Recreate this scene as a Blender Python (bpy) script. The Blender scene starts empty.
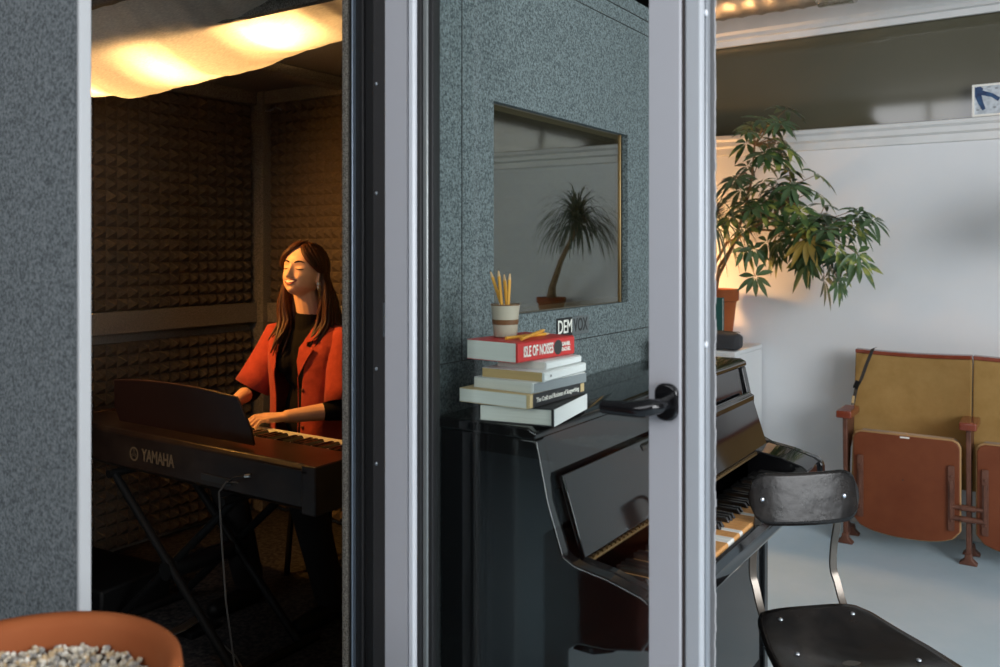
import bpy, bmesh, math, random
from mathutils import Vector, Matrix, Euler
PI = math.pi
S = bpy.context.scene
C = S.collection
random.seed(7)
R = random.random
def ru(a, b): return a + (b - a) * R()
def V(*a): return Vector(a)

# ------------------------------------------------------------------ camera
CAMZ = 1.4
YAW = math.atan2(573, 863)
cy_, sy_ = math.cos(YAW), math.sin(YAW)
cam = bpy.data.objects.new('camera', bpy.data.cameras.new('camera'))
C.objects.link(cam)
cam.location = (0, 0, CAMZ)
cam.rotation_euler = (PI / 2, 0, YAW)
cam.data.sensor_width = 36
cam.data.lens = 36 * .863
cam.data.shift_y = -.0835
cam.data.clip_start = .05
cam.data.dof.use_dof = True
cam.data.dof.focus_distance = 2.5
cam.data.dof.aperture_fstop = 4.0
S.camera = cam
S.view_settings.view_transform = 'Standard'
S.view_settings.look = 'None'
S.view_settings.gamma = 1
S.view_settings.exposure = 0
S.view_settings.use_curve_mapping = False

# ------------------------------------------------------------------ materials
MATS = {}
def mat(name, col=(.5, .5, .5), rough=.5, metal=0, spec=.5, coat=0, coatr=.05, noise=None, bump=None, sheen=0, trans=0, emis=None, es=0):
    if name in MATS: return MATS[name]
    m = bpy.data.materials.new(name); m.use_nodes = True
    nt = m.node_tree; b = nt.nodes['Principled BSDF']
    b.inputs['Base Color'].default_value = (*col, 1)
    b.inputs['Roughness'].default_value = rough
    b.inputs['Metallic'].default_value = metal
    b.inputs['Specular IOR Level'].default_value = spec
    b.inputs['Coat Weight'].default_value = coat
    b.inputs['Coat Roughness'].default_value = coatr
    b.inputs['Sheen Weight'].default_value = sheen
    if emis:
        b.inputs['Emission Color'].default_value = (*emis, 1); b.inputs['Emission Strength'].default_value = es
    tc = nt.nodes.new('ShaderNodeTexCoord')
    if noise:                                   # (scale, colour2, detail, lo, hi, stretch)
        sc, c2, det, lo, hi = noise[:5]
        src = tc.outputs['Object']
        if len(noise) > 5:
            mp = nt.nodes.new('ShaderNodeMapping'); mp.inputs['Scale'].default_value = noise[5]
            nt.links.new(src, mp.inputs['Vector']); src = mp.outputs['Vector']
        n = nt.nodes.new('ShaderNodeTexNoise'); n.inputs['Scale'].default_value = sc; n.inputs['Detail'].default_value = det; n.inputs['Roughness'].default_value = .5 if det < 6 else .68
        nt.links.new(src, n.inputs['Vector'])
        cr = nt.nodes.new('ShaderNodeValToRGB')
        cr.color_ramp.elements[0].position = lo; cr.color_ramp.elements[1].position = hi
        cr.color_ramp.elements[0].color = (*col, 1); cr.color_ramp.elements[1].color = (*c2, 1)
        nt.links.new(n.outputs['Fac'], cr.inputs['Fac']); nt.links.new(cr.outputs['Color'], b.inputs['Base Color'])
    if bump:                                    # (scale, strength, distance)
        n2 = nt.nodes.new('ShaderNodeTexNoise'); n2.inputs['Scale'].default_value = bump[0]; n2.inputs['Detail'].default_value = 4
        nt.links.new(tc.outputs['Object'], n2.inputs['Vector'])
        bp = nt.nodes.new('ShaderNodeBump'); bp.inputs['Strength'].default_value = bump[1]; bp.inputs['Distance'].default_value = bump[2]
        nt.links.new(n2.outputs['Fac'], bp.inputs['Height']); nt.links.new(bp.outputs['Normal'], b.inputs['Normal'])
    MATS[name] = m
    return m
def glass(name, tint=(.9, .95, .93), ior=1.5, gloss_boost=1.0, rough=0):
    m = bpy.data.materials.new(name); m.use_nodes = True; nt = m.node_tree
    nt.nodes.clear()
    o = nt.nodes.new('ShaderNodeOutputMaterial'); mx = nt.nodes.new('ShaderNodeMixShader')
    t = nt.nodes.new('ShaderNodeBsdfTransparent'); t.inputs[0].default_value = (*tint, 1)
    g = nt.nodes.new('ShaderNodeBsdfGlossy'); g.inputs['Roughness'].default_value = rough
    ge = nt.nodes.new('ShaderNodeNewGeometry'); vd = nt.nodes.new('ShaderNodeVectorMath'); vd.operation = 'DOT_PRODUCT'
    nt.links.new(ge.outputs['Normal'], vd.inputs[0]); nt.links.new(ge.outputs['Incoming'], vd.inputs[1])
    def mth(op, a, b=None):
        q = nt.nodes.new('ShaderNodeMath'); q.operation = op
        for i_, v_ in enumerate((a, b)):
            if v_ is None: continue
            if isinstance(v_, (int, float)): q.inputs[i_].default_value = v_
            else: nt.links.new(v_, q.inputs[i_])
        return q.outputs[0]
    f0 = ((ior - 1) / (ior + 1)) ** 2
    fr_ = mth('ADD', mth('MULTIPLY', mth('POWER', mth('SUBTRACT', 1.0, mth('ABSOLUTE', vd.outputs['Value'])), 5.0), 1 - f0), f0)
    mu = nt.nodes.new('ShaderNodeMath'); mu.operation = 'MULTIPLY'; mu.inputs[1].default_value = gloss_boost; mu.use_clamp = True
    # fresnel evaluated the same from both sides of a thin pane
    nt.links.new(fr_, mu.inputs[0]); nt.links.new(mu.outputs[0], mx.inputs[0])
    nt.links.new(t.outputs[0], mx.inputs[1]); nt.links.new(g.outputs[0], mx.inputs[2]); nt.links.new(mx.outputs[0], o.inputs[0])
    return m
def emission(name, col, st):
    m = bpy.data.materials.new(name); m.use_nodes = True; nt = m.node_tree; nt.nodes.clear()
    o = nt.nodes.new('ShaderNodeOutputMaterial'); e = nt.nodes.new('ShaderNodeEmission')
    e.inputs[0].default_value = (*col, 1); e.inputs[1].default_value = st
    nt.links.new(e.outputs[0], o.inputs[0]); return m

M_felt = mat('felt', (.050, .061, .064), .95, spec=.12, noise=(185, (.225, .262, .27), 8, .38, .64), bump=(300, .4, .002))
M_felt_blue = mat('felt_panel', (.075, .085, .09), .95, spec=.15, noise=(170, (.22, .24, .25), 8, .38, .62), bump=(150, .4, .002))
M_felt_dark = mat('felt_inside', (.08, .072, .060), .95, spec=.1, noise=(260, (.26, .235, .20), 6, .40, .62))
M_carpet = mat('booth_carpet', (.02, .02, .022), .97, spec=.1, noise=(60, (.07, .06, .055), 5, .4, .7), bump=(200, .6, .004))
M_foam = mat('foam', (.080, .060, .042), .95, spec=.15, noise=(90, (.11, .085, .062), 3, .3, .7), bump=(500, .3, .001))
M_alu = mat('powder_grey', (.41, .41, .44), .42, spec=.4, bump=(900, .05, .0004))
M_alu_l = mat('powder_light', (.62, .64, .68), .35, spec=.5)
M_alu_d = mat('dark_profile', (.045, .043, .044), .4, spec=.4)
M_steel = mat('bright_steel', (.75, .80, .88), .28, metal=1)
M_rubber = mat('rubber', (.010, .010, .011), .55)
M_black = mat('piano_black', (.004, .004, .0045), .07, coat=.2, spec=.45)
M_blackm = mat('black_satin', (.005, .005, .005), .55, spec=.2)
M_handle = mat('handle_black', (.006, .006, .007), .12, spec=.4)
M_white = mat('wall_white', (.70, .72, .74), .75, spec=.2, noise=(1.6, (.76, .77, .78), 4, .3, .7), bump=(35, .12, .004))
M_trimw = mat('trim_white', (.66, .66, .65), .45, noise=(9, (.72, .72, .71), 3, .3, .7))
M_ceil = mat('ceiling_grey', (.38, .37, .36), .9)
M_floor = mat('floor_paint', (.46, .60, .68), .38, spec=.4, noise=(2.4, (.54, .66, .74), 9, .35, .68), bump=(30, .05, .003))
M_bandglass = mat('painted_glass', (.085, .078, .050), .06, spec=.7, noise=(1.2, (.105, .097, .066), 3, .3, .7))
M_dim = mat('wall_dim', (.10, .085, .075), .9)
M_duct = mat('duct_metal', (.42, .40, .37), .38, metal=.9, noise=(14, (.62, .58, .52), 5, .35, .7), bump=(22, .35, .01))
M_terra = mat('terracotta', (.25, .064, .018), .7, spec=.2, noise=(7, (.32, .095, .030), 5, .3, .75), bump=(120, .1, .001))
M_skin = mat('skin', (.66, .38, .26), .42, spec=.35, noise=(18, (.72, .43, .30), 3, .3, .7))
M_lip = mat('lip', (.26, .04, .03), .4)
M_teeth = mat('teeth', (.80, .77, .70), .3)
M_hair = mat('hair', (.024, .008, .004), .5, spec=.3, noise=(120, (.070, .020, .008), 4, .35, .7, (1, 1, .1)))
M_knit = mat('black_knit', (.007, .006, .006), .9, spec=.08, bump=(400, .3, .001))
M_jacket = mat('jacket_red', (.27, .035, .022), .85, spec=.15, sheen=.1, noise=(40, (.34, .048, .03), 5, .3, .7), bump=(16, .5, .012))
M_trous = mat('trousers', (.020, .018, .018), .85, spec=.2)
M_velvet = mat('velvet', (.27, .155, .045), .85, spec=.15, sheen=.25, noise=(6, (.38, .23, .08), 6, .3, .72), bump=(300, .3, .001))
M_seatboard = mat('leatherboard', (.145, .034, .011), .5, spec=.3, noise=(5, (.20, .055, .019), 8, .3, .72), bump=(60, .08, .002))
M_mahog = mat('mahogany', (.17, .030, .014), .25, coat=.4, noise=(9, (.25, .055, .025), 6, .3, .7, (1, 6, 1)))
M_iron = mat('iron_brown', (.10, .038, .022), .5, spec=.4, noise=(20, (.16, .065, .04), 4, .35, .7))
M_piping = mat('piping', (.42, .24, .10), .7)
M_gun = mat('gunmetal', (.16, .14, .12), .32, metal=.85)
M_chair = mat('chair_black', (.007, .0065, .0065), .24, spec=.3, noise=(14, (.020, .016, .014), 8, .4, .75), bump=(30, .30, .003))
M_ivory = mat('ivory', (.80, .79, .74), .25, spec=.5)
M_woodkey = mat('bare_key', (.55, .25, .075), .5, noise=(30, (.68, .36, .13), 5, .3, .7, (1, .1, 1)))
M_ebony = mat('ebony', (.010, .010, .010), .22)
M_brass = mat('brass', (.34, .22, .10), .4, metal=1)
M_page = mat('pages', (.62, .62, .57), .9, noise=(2, (.74, .73, .67), 3, .3, .7, (1, 1, 260)), spec=.1)
M_pageold = mat('pages_tan', (.44, .31, .14), .9, noise=(2, (.54, .38, .18), 3, .3, .7, (1, 1, 260)), spec=.1)
M_red = mat('cover_red', (.55, .03, .028), .4)
M_cwhite = mat('cover_white', (.72, .73, .72), .4)
M_cblack = mat('cover_black', (.018, .018, .02), .4)
M_cgrey = mat('cover_grey', (.22, .24, .25), .45)
M_ctan = mat('cover_tan', (.55, .40, .20), .5)
M_inkw = mat('ink_white', (.85, .82, .75), .6)
M_inkd = mat('ink_dark', (.03, .03, .03), .6)
M_teal = mat('cover_teal', (.012, .09, .085), .5)
M_cup = mat('stoneware', (.44, .39, .30), .35, noise=(3, (.50, .45, .36), 3, .3, .7))
M_cupband = mat('cup_band', (.17, .075, .028), .4)
M_pencil = mat('pencil_yellow', (.72, .34, .035), .4)
M_pwood = mat('pencil_wood', (.66, .42, .22), .7)
M_gold = mat('logo_gold', (.16, .10, .05), .5)
M_bag = mat('bag_cloth', (.035, .037, .042), .8, bump=(60, .3, .004))
M_leaf = mat('leaf_green', (.030, .060, .026), .30, spec=.5, noise=(7, (.085, .15, .06), 3, .35, .7))
M_leafv = mat('leaf_variegated', (.05, .10, .03), .38, spec=.4, noise=(16, (.26, .28, .06), 3, .5, .62))
M_leafy = mat('leaf_yellow', (.22, .15, .02), .45, noise=(10, (.32, .22, .04), 3, .3, .7))
M_frond = mat('frond', (.065, .095, .06), .45, noise=(5, (.13, .16, .10), 3, .3, .7))
M_bark = mat('bark', (.16, .09, .04), .85, noise=(30, (.26, .16, .08), 4, .3, .7))
M_soil = mat('soil', (.03, .02, .014), .95, bump=(60, .8, .01))
M_gravel = [mat('pebble_%s' % n, c, .8, noise=(60, tuple(min(1, q * 1.4) for q in c), 3, .3, .7)) for n, c in
            (('pale', (.46, .41, .32)), ('grey', (.26, .25, .23)), ('tan', (.42, .31, .18)), ('white', (.60, .56, .48)))]
M_bulb = emission('bulb_glow', (1.0, .61, .25), 230)
M_lamp = emission('lamp_glow', (1.0, .52, .20), 430)
M_glass = glass('door_glass', (.93, .965, .955), 1.45, .8)
M_glassw = glass('booth_glass', (.60, .58, .46), 1.55, 3.0)
M_leafback = M_leaf

# cloth: translucent weave
def cloth_mat():
    m = bpy.data.materials.new('muslin'); m.use_nodes = True; nt = m.node_tree; nt.nodes.clear()
    o = nt.nodes.new('ShaderNodeOutputMaterial')
    tc = nt.nodes.new('ShaderNodeTexCoord'); mp = nt.nodes.new('ShaderNodeMapping'); mp.inputs['Scale'].default_value = (22, 130, 22)
    n = nt.nodes.new('ShaderNodeTexNoise'); n.inputs['Scale'].default_value = 3; n.inputs['Detail'].default_value = 4
    cr = nt.nodes.new('ShaderNodeValToRGB')
    cr.color_ramp.elements[0].position = .3; cr.color_ramp.elements[1].position = .7
    cr.color_ramp.elements[0].color = (.50, .44, .36, 1); cr.color_ramp.elements[1].color = (.68, .61, .50, 1)
    d = nt.nodes.new('ShaderNodeBsdfDiffuse'); t = nt.nodes.new('ShaderNodeBsdfTranslucent'); tr = nt.nodes.new('ShaderNodeBsdfTransparent')
    tr.inputs[0].default_value = (1, .9, .78, 1)
    a = nt.nodes.new('ShaderNodeMixShader'); a.inputs[0].default_value = .45
    b = nt.nodes.new('ShaderNodeMixShader'); b.inputs[0].default_value = 0
    L = nt.links.new
    L(tc.outputs['Object'], mp.inputs[0]); L(mp.outputs[0], n.inputs['Vector']); L(n.outputs['Fac'], cr.inputs[0])
    L(cr.outputs[0], d.inputs[0]); L(cr.outputs[0], t.inputs[0])
    L(d.outputs[0], a.inputs[1]); L(t.outputs[0], a.inputs[2]); L(a.outputs[0], b.inputs[1]); L(tr.outputs[0], b.inputs[2]); L(b.outputs[0], o.inputs[0])
    return m
M_cloth = cloth_mat()

# ------------------------------------------------------------------ mesh builder
class MB:
    def __init__(s): s.v = []; s.f = []; s.mi = []; s.cur = 0
    def add(s, vs, fs):
        o = len(s.v); s.v += [tuple(v) for v in vs]; s.f += [[i + o for i in f] for f in fs]; s.mi += [s.cur] * len(fs); return s
    def box(s, x0, x1, y0, y1, z0, z1, M=None):
        vs = [V(x, y, z) for x in (x0, x1) for y in (y0, y1) for z in (z0, z1)]
        if M: vs = [M @ v for v in vs]
        return s.add(vs, [(0, 1, 3, 2), (4, 6, 7, 5), (0, 4, 5, 1), (2, 3, 7, 6), (0, 2, 6, 4), (1, 5, 7, 3)])
    def prism(s, pts, a, b, axis='y', M=None):
        """closed 2D outline extruded from a to b along an axis"""
        def mk(p, t):
            q = {'y': V(p[0], t, p[1]), 'x': V(t, p[0], p[1]), 'z': V(p[0], p[1], t)}[axis]
            return M @ q if M else q
        n = len(pts)
        vs = [mk(p, a) for p in pts] + [mk(p, b) for p in pts]
        fs = [(i, (i + 1) % n, n + (i + 1) % n, n + i) for i in range(n)] + [list(range(n))[::-1], list(range(n, 2 * n))]
        return s.add(vs, fs)
    def tube(s, pts, rad, n=10, cap=True, flat=None):
        pts = [V(*p) for p in pts]
        if not hasattr(rad, '__len__'): rad = [rad] * len(pts)
        vs = []; up = None
        for i, p in enumerate(pts):
            t = (pts[min(i + 1, len(pts) - 1)] - pts[max(i - 1, 0)])
            if t.length < 1e-9: t = V(0, 0, 1)
            t.normalize()
            if up is None: up = V(0, 0, 1) if abs(t.z) < .9 else V(0, 1, 0)
            a = t.cross(up)
            if a.length < 1e-6: a = t.cross(V(1, 0, 0))
            a.normalize(); b = t.cross(a).normalized(); up = -b if (-b).dot(up) > b.dot(up) else b
            fl = flat or 1
            for k in range(n):
                w = 2 * PI * k / n
                vs.append(p + a * math.cos(w) * rad[i] + b * math.sin(w) * rad[i] * fl)
        m = len(pts)
        fs = [(i * n + k, i * n + (k + 1) % n, (i + 1) * n + (k + 1) % n, (i + 1) * n + k) for i in range(m - 1) for k in range(n)]
        if cap: fs += [list(range(n))[::-1], list(range((m - 1) * n, m * n))]
        return s.add(vs, fs)
    def lathe(s, prof, n=32, c=(0, 0, 0), M=None):
        """prof: list of (r, z); open profile, r==0 closes"""
        vs = []
        for r, z in prof:
            for k in range(n):
                w = 2 * PI * k / n; q = V(c[0] + r * math.cos(w), c[1] + r * math.sin(w), c[2] + z)
                vs.append(M @ q if M else q)
        fs = [(i * n + k, i * n + (k + 1) % n, (i + 1) * n + (k + 1) % n, (i + 1) * n + k) for i in range(len(prof) - 1) for k in range(n)]
        return s.add(vs, fs)
    def ell(s, c, r, M=None, n=16, m=10):
        vs = []
        for i in range(m + 1):
            ph = PI * i / m
            for k in range(n):
                w = 2 * PI * k / n
                q = V(r[0] * math.sin(ph) * math.cos(w), r[1] * math.sin(ph) * math.sin(w), r[2] * math.cos(ph))
                if M: q = M @ q
                vs.append(q + V(*c))
        fs = [(i * n + k, (i + 1) * n + k, (i + 1) * n + (k + 1) % n, i * n + (k + 1) % n) for i in range(m) for k in range(n)]
        return s.add(vs, fs)
    def capsule(s, a, b, ra, rb, n=14):
        a, b = V(*a), V(*b); d = (b - a); L = d.length; t = d.normalized()
        pts = []; rr = []
        for k in range(5):
            w = PI / 2 * k / 4; pts.append(a - t * ra * math.cos(w)); rr.append(max(ra * math.sin(w), 1e-4))
        for k in range(1, 4): pts.append(a + d * k / 4); rr.append(ra + (rb - ra) * k / 4)
        for k in range(5):
            w = PI / 2 * k / 4; pts.append(b + t * rb * math.sin(w)); rr.append(max(rb * math.cos(w), 1e-4))
        return s.tube(pts, rr, n)
    def build(s, name, m, parent=None, smooth=False, bevel=0, seg=2, M=None, solid=0, sub=0, remesh=0, smth=0, angle=None):
        me = bpy.data.meshes.new(name); me.from_pydata([Vector(v) for v in s.v], [], s.f)
        ms = m if isinstance(m, (list, tuple)) else [m]
        for q in ms: me.materials.append(q)
        if len(ms) > 1: me.polygons.foreach_set('material_index', s.mi)
        bm = bmesh.new(); bm.from_mesh(me)
        bmesh.ops.remove_doubles(bm, verts=bm.verts, dist=1e-5)
        bmesh.ops.dissolve_degenerate(bm, edges=bm.edges, dist=1e-6)
        bmesh.ops.recalc_face_normals(bm, faces=bm.faces); bm.to_mesh(me); bm.free()
        o = bpy.data.objects.new(name, me); C.objects.link(o)
        if smooth or bevel: me.polygons.foreach_set('use_smooth', [True] * len(me.polygons))
        if (smooth or bevel) and not remesh:
            try: me.set_sharp_from_angle(angle=math.radians(angle or 40))
            except Exception: pass
        if parent: o.parent = parent
        if solid: q = o.modifiers.new('s', 'SOLIDIFY'); q.thickness = solid; q.offset = 0
        if remesh:
            q = o.modifiers.new('r', 'REMESH'); q.mode = 'VOXEL'; q.voxel_size = remesh; q.use_smooth_shade = True
        if smth: q = o.modifiers.new('sm', 'SMOOTH'); q.factor = .5; q.iterations = smth
        if bevel: q = o.modifiers.new('b', 'BEVEL'); q.width = bevel; q.segments = seg; q.limit_method = 'ANGLE'; q.angle_limit = math.radians(35)
        if sub: q = o.modifiers.new('u', 'SUBSURF'); q.levels = sub; q.render_levels = sub
        return o
def tag(o, label, cat=None, group=None, kind=None):
    o['label'] = label
    if cat: o['category'] = cat
    if group: o['group'] = group
    if kind: o['kind'] = kind
    return o
def thing(name, label, cat, loc=(0, 0, 0), rz=0, group=None):
    o = bpy.data.objects.new(name, None); o.empty_display_size = .1; C.objects.link(o)
    o.location = loc; o.rotation_euler = (0, 0, rz)
    return tag(o, label, cat, group)
def struct(o, label=None):
    o['kind'] = 'structure'
    if label: o['label'] = label
    return o
def text(name, s, size, m, parent, M, ext=.0004, off=0, sx=1):
    cu = bpy.data.curves.new(name, 'FONT'); cu.body = s; cu.size = size; cu.extrude = ext; cu.offset = off
    cu.align_x = 'CENTER'; cu.align_y = 'CENTER'; cu.resolution_u = 3
    t = bpy.data.objects.new('tmp', cu); C.objects.link(t)
    dg = bpy.context.evaluated_depsgraph_get()
    me = bpy.data.meshes.new_from_object(t.evaluated_get(dg))
    bpy.data.objects.remove(t); me.name = name
    me.transform(M @ Matrix.Diagonal((sx, 1, 1, 1)))
    me.materials.clear(); me.materials.append(m)
    o = bpy.data.objects.new(name, me); C.objects.link(o); o.parent = parent
    return o
def Tm(loc, ex, ey):
    """matrix whose x axis is ex and y axis is ey"""
    ex, ey = V(*ex).normalized(), V(*ey).normalized(); ez = ex.cross(ey)
    return Matrix(((ex.x, ey.x, ez.x, loc[0]), (ex.y, ey.y, ez.y, loc[1]), (ex.z, ey.z, ez.z, loc[2]), (0, 0, 0, 1)))
def rrect(w, h, r, n=5, cx=0, cy=0):
    p = []
    for sx, sy, a0 in ((1, 1, 0), (-1, 1, 90), (-1, -1, 180), (1, -1, 270)):
        for k in range(n + 1):
            a = math.radians(a0 + 90 * k / n); p.append((cx + sx * (w / 2 - r) + r * math.cos(a), cy + sy * (h / 2 - r) + r * math.sin(a)))
    return p
def dup(root, loc, rz=None, label=None, link=True):
    r = root.copy(); C.objects.link(r); r.location = loc
    if rz is not None: r.rotation_euler = (0, 0, rz)
    if label: r['label'] = label
    for ch in list(root.children):
        c = ch.copy(); C.objects.link(c); c.parent = r
        for g in ch.children:
            d = g.copy(); C.objects.link(d); d.parent = c
    return r

# ================================================================== ROOM SHELL
XL, XR, YF, YB, ZC = -5.2, 3.2, -2.2, 4.72, 3.3
o = MB().box(XL, XR, YF, YB + .3, -.1, 0).build('floor', M_floor); struct(o, 'pale blue painted concrete floor')
o = MB().box(XL, XR, YF, YB + .3, ZC, ZC + .1).build('ceiling', M_ceil); struct(o)
o = MB().box(XL, XR, YB, YB + .1, 0, 2.03).box(XL, XR, YB, YB + .1, 2.54, ZC).build('wall_back', M_white); struct(o, 'white plaster wall behind the theatre seats')
o = MB().box(XL - .1, XL, YF, YB, 0, ZC).build('wall_left', M_dim); struct(o)
# right wall
RY0, RY1, RZ0, RZ1 = -1.2, 2.6, .95, 2.95
o = MB().box(XR, XR + .1, YF, RY0, 0, ZC).box(XR, XR + .1, RY1, YB, 0, ZC).box(XR, XR + .1, RY0, RY1, 0, RZ0).box(XR, XR + .1, RY0, RY1, RZ1, ZC).build('wall_right', M_dim); struct(o)
b = MB()
for y in (RY0, .05, 1.3, RY1 - .05): b.box(XR + .02, XR + .07, y, y + .05, RZ0, RZ1)
b.box(XR + .02, XR + .07, RY0, RY1, RZ0, RZ0 + .05).box(XR + .02, XR + .07, RY0, RY1, RZ1 - .05, RZ1)
o = b.build('window_4', M_alu); struct(o)
# front wall (behind the camera) with a wide window
WX0, WX1, WZ0, WZ1 = -2.15, .3, 1.75, 3.25
o = MB().box(XL, WX0, YF - .1, YF, 0, ZC).box(WX1, XR, YF - .1, YF, 0, ZC).box(WX0, WX1, YF - .1, YF, 0, WZ0).box(WX0, WX1, YF - .1, YF, WZ1, ZC).build('wall_front', M_dim); struct(o)
b = MB()
for x in (WX0, -1.5, -.6, WX1 - .05): b.box(x, x + .05, YF - .07, YF - .02, WZ0, WZ1)
b.box(WX0, WX1, YF - .07, YF - .02, WZ0, WZ0 + .05).box(WX0, WX1, YF - .07, YF - .02, WZ1 - .05, WZ1)
o = b.build('window_3', M_alu); struct(o)
# skirting
o = MB().box(XL, XR, YB - .012, YB - .001, 0, .07).build('baseboard_back', M_trimw, bevel=.003); struct(o)
# clerestory band
w2 = MB().box(XL, XR, YB + .02, YB + .04, 2.03, 2.54).build('window_2', M_bandglass); struct(w2, 'dark glazed band high in the white wall')
prof = [(YB - .045, 2.03), (YB - .045, 2.012), (YB - .03, 2.0), (YB - .03, 1.975), (YB - .012, 1.965), (YB - .012, 1.93), (YB - .001, 1.925), (YB - .001, 2.034), (YB - .03, 2.036)]
o = MB().prism(prof, XL, XR, 'x').build('trim_1', M_trimw); struct(o, 'white ledge under the glazed band')
prof = [(YB - .001, 2.53), (YB - .02, 2.53), (YB - .025, 2.56), (YB - .045, 2.565), (YB - .045, 2.585), (YB - .06, 2.60), (YB - .06, 2.69), (YB - .001, 2.70)]
o = MB().prism(prof, XL, XR, 'x').build('trim_2', M_trimw); struct(o, 'white moulded beam over the glazed band')

# ventilation duct
b = MB(); pts = []; rr = []
x = -2.6; 
while x < 1.6:
    pts.append((x, 4.30, 2.745)); rr.append(.165 + (.006 if int(round(x * 40)) % 4 == 0 else 0)); x += .025
b.tube(pts, rr, 28)
d = b.build('air_duct', M_duct, smooth=True, angle=60)
tag(d, 'silver ribbed ventilation duct running under the ceiling', 'duct')
q = MB()
q.tube([(-1.02, 4.30, 2.745), (-.86, 4.30, 2.745)], [.178, .178], 28)
q.build('foil_tape', mat('foil', (.8, .78, .72), .22, metal=1, bump=(60, 1, .01)), d, smooth=True)

for x in (-2.2, -.25, 1.2):
    MB().tube([(x, 4.30 - .182, 2.745), (x, 4.30 - .17, 2.67), (x, 4.30 - .13, 2.61), (x, 4.30 - .07, 2.575), (x, 4.30, 2.563), (x, 4.30 + .07, 2.575), (x, 4.30 + .13, 2.61), (x, 4.30 + .17, 2.67), (x, 4.30 + .182, 2.745), (x, 4.30 + .182, ZC)], .005, 6).tube([(x, 4.30 - .182, 2.74), (x, 4.30 - .182, ZC)], .005, 6).build('hanger_strap', M_steel, d, smooth=True)
# ================================================================== BOOTH
BX0, BX1, BY0, BY1, BH = -3.60, -1.17, 1.42, 3.12, 2.32
FZ = .08
# side wall with window opening (window Y 1.73..2.49, z 1.238..1.763)
WY0, WY1, WB, WT = 1.735, 2.49, 1.236, 1.762
TH = .10
b = MB()
x0, x1 = BX1 - TH, BX1
b.box(x0, x1, BY0, WY0, 0, BH - .001).box(x0, x1, WY1, BY1, 0, BH - .001).box(x0, x1, WY0, WY1, 0, WB).box(x0, x1, WY0, WY1, WT, BH - .001)
o = b.build('wall_booth_right', M_felt); struct(o, 'grey felt outside wall of the sound booth')
# joints in the felt: thin dark recess strips standing 1 mm proud as piping
b = MB()
for z in (1.146, 2.105): b.box(x1 - .001, x1 + .0012, BY0, BY1, z - .0012, z + .0012)
b.box(x1 - .001, x1 + .0012, BY0, BY1, 2.152, 2.155)
b.box(x1 - .001, x1 + .0012, 1.602, 1.6045, 1.146, BH)
o = b.build('trim_3', M_rubber); struct(o, 'panel joints in the booth wall')
o = MB().box(BX0, BX1, BY0, BY1, 2.2, BH).build('ceiling_booth', M_felt_dark); struct(o, 'booth ceiling')
o = MB().box(BX0, BX1, BY0 - .05, BY1, 0.001, FZ).build('floor_booth', M_carpet); struct(o, 'dark carpeted booth floor')
o = MB().box(BX0, BX1 - TH, BY1 - .08, BY1, FZ, 2.2).build('wall_booth_back', M_felt_dark); struct(o)
o = MB().box(BX0, BX0 + .1, BY0, BY1 - .08, FZ, 2.2).build('wall_booth_left', M_felt_dark); struct(o)
# front wall right strip (jamb), left strip
o = MB().box(BX0, -2.75, BY0, BY0 + .08, FZ, BH).box(-2.75, -1.36, BY0, BY0 + .08, 2.14, BH).box(-1.345, BX1 - .001, BY0 + .01, BY0 + .08, FZ, BH).build('wall_booth_front', M_felt_dark); struct(o)
# foam pyramids
def foam(name, org, eu, ev, en, nu, nv, p, h, parent=None):
    b = MB(); org, eu, ev, en = V(*org), V(*eu), V(*ev), V(*en)
    for i in range(nu):
        for j in range(nv):
            q = org + eu * (i * p) + ev * (j * p); g = p
            c = [q, q + eu * g, q + eu * g + ev * g, q + ev * g]
            t = .10
            m_ = q + eu * g / 2 + ev * g / 2 + en * h
            tt = [m_ + (eu * a + ev * c_) * g * t * .5 for a, c_ in ((-1, -1), (1, -1), (1, 1), (-1, 1))]
            b.add(c + tt, [(0, 1, 5, 4), (1, 2, 6, 5), (2, 3, 7, 6), (3, 0, 4, 7), (4, 5, 6, 7)])
    W, H = nu * p, nv * p
    k = [org, org + eu * W, org + eu * W + ev * H, org + ev * H]; k2 = [v - en * .02 for v in k]
    b.add(k + k2, [(4, 5, 6, 7), (0, 1, 5, 4), (1, 2, 6, 5), (2, 3, 7, 6), (3, 0, 4, 7)])
    return b.build(name, M_foam, parent)
fx = BX0 + .121
p = .0525
o = foam('foam_panel', (fx, BY0 + .06, 1.135), (0, 1, 0), (0, 0, 1), (1, 0, 0), 28, 19, p, .032)
tag(o, 'dark pyramid foam panel on the left booth wall above the felt rail', 'acoustic foam', 'pyramid foam panels')
o = foam('foam_panel', (fx, BY0 + .06, .10), (0, 1, 0), (0, 0, 1), (1, 0, 0), 28, 17, p, .032)
tag(o, 'dark pyramid foam panel on the left booth wall below the felt rail, behind the keyboard', 'acoustic foam', 'pyramid foam panels')
fy = BY1 - .102
o = foam('foam_panel', (-3.40, fy, 1.135), (1, 0, 0), (0, 0, 1), (0, -1, 0), 18, 19, .0535, .03)
tag(o, 'dark pyramid foam panel on the far booth wall above and behind the woman', 'acoustic foam', 'pyramid foam panels')
o = foam('foam_panel', (-3.40, fy, .10), (1, 0, 0), (0, 0, 1), (0, -1, 0), 36, 17, .0535, .03)
tag(o, 'dark pyramid foam panel low on the far booth wall behind the bench', 'acoustic foam', 'pyramid foam panels')
o = foam('foam_panel', (-2.36, fy, 1.135), (1, 0, 0), (0, 0, 1), (0, -1, 0), 18, 19, .0535, .03)
tag(o, 'dark pyramid foam panel on the far booth wall right of the upright felt post', 'acoustic foam', 'pyramid foam panels')
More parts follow.
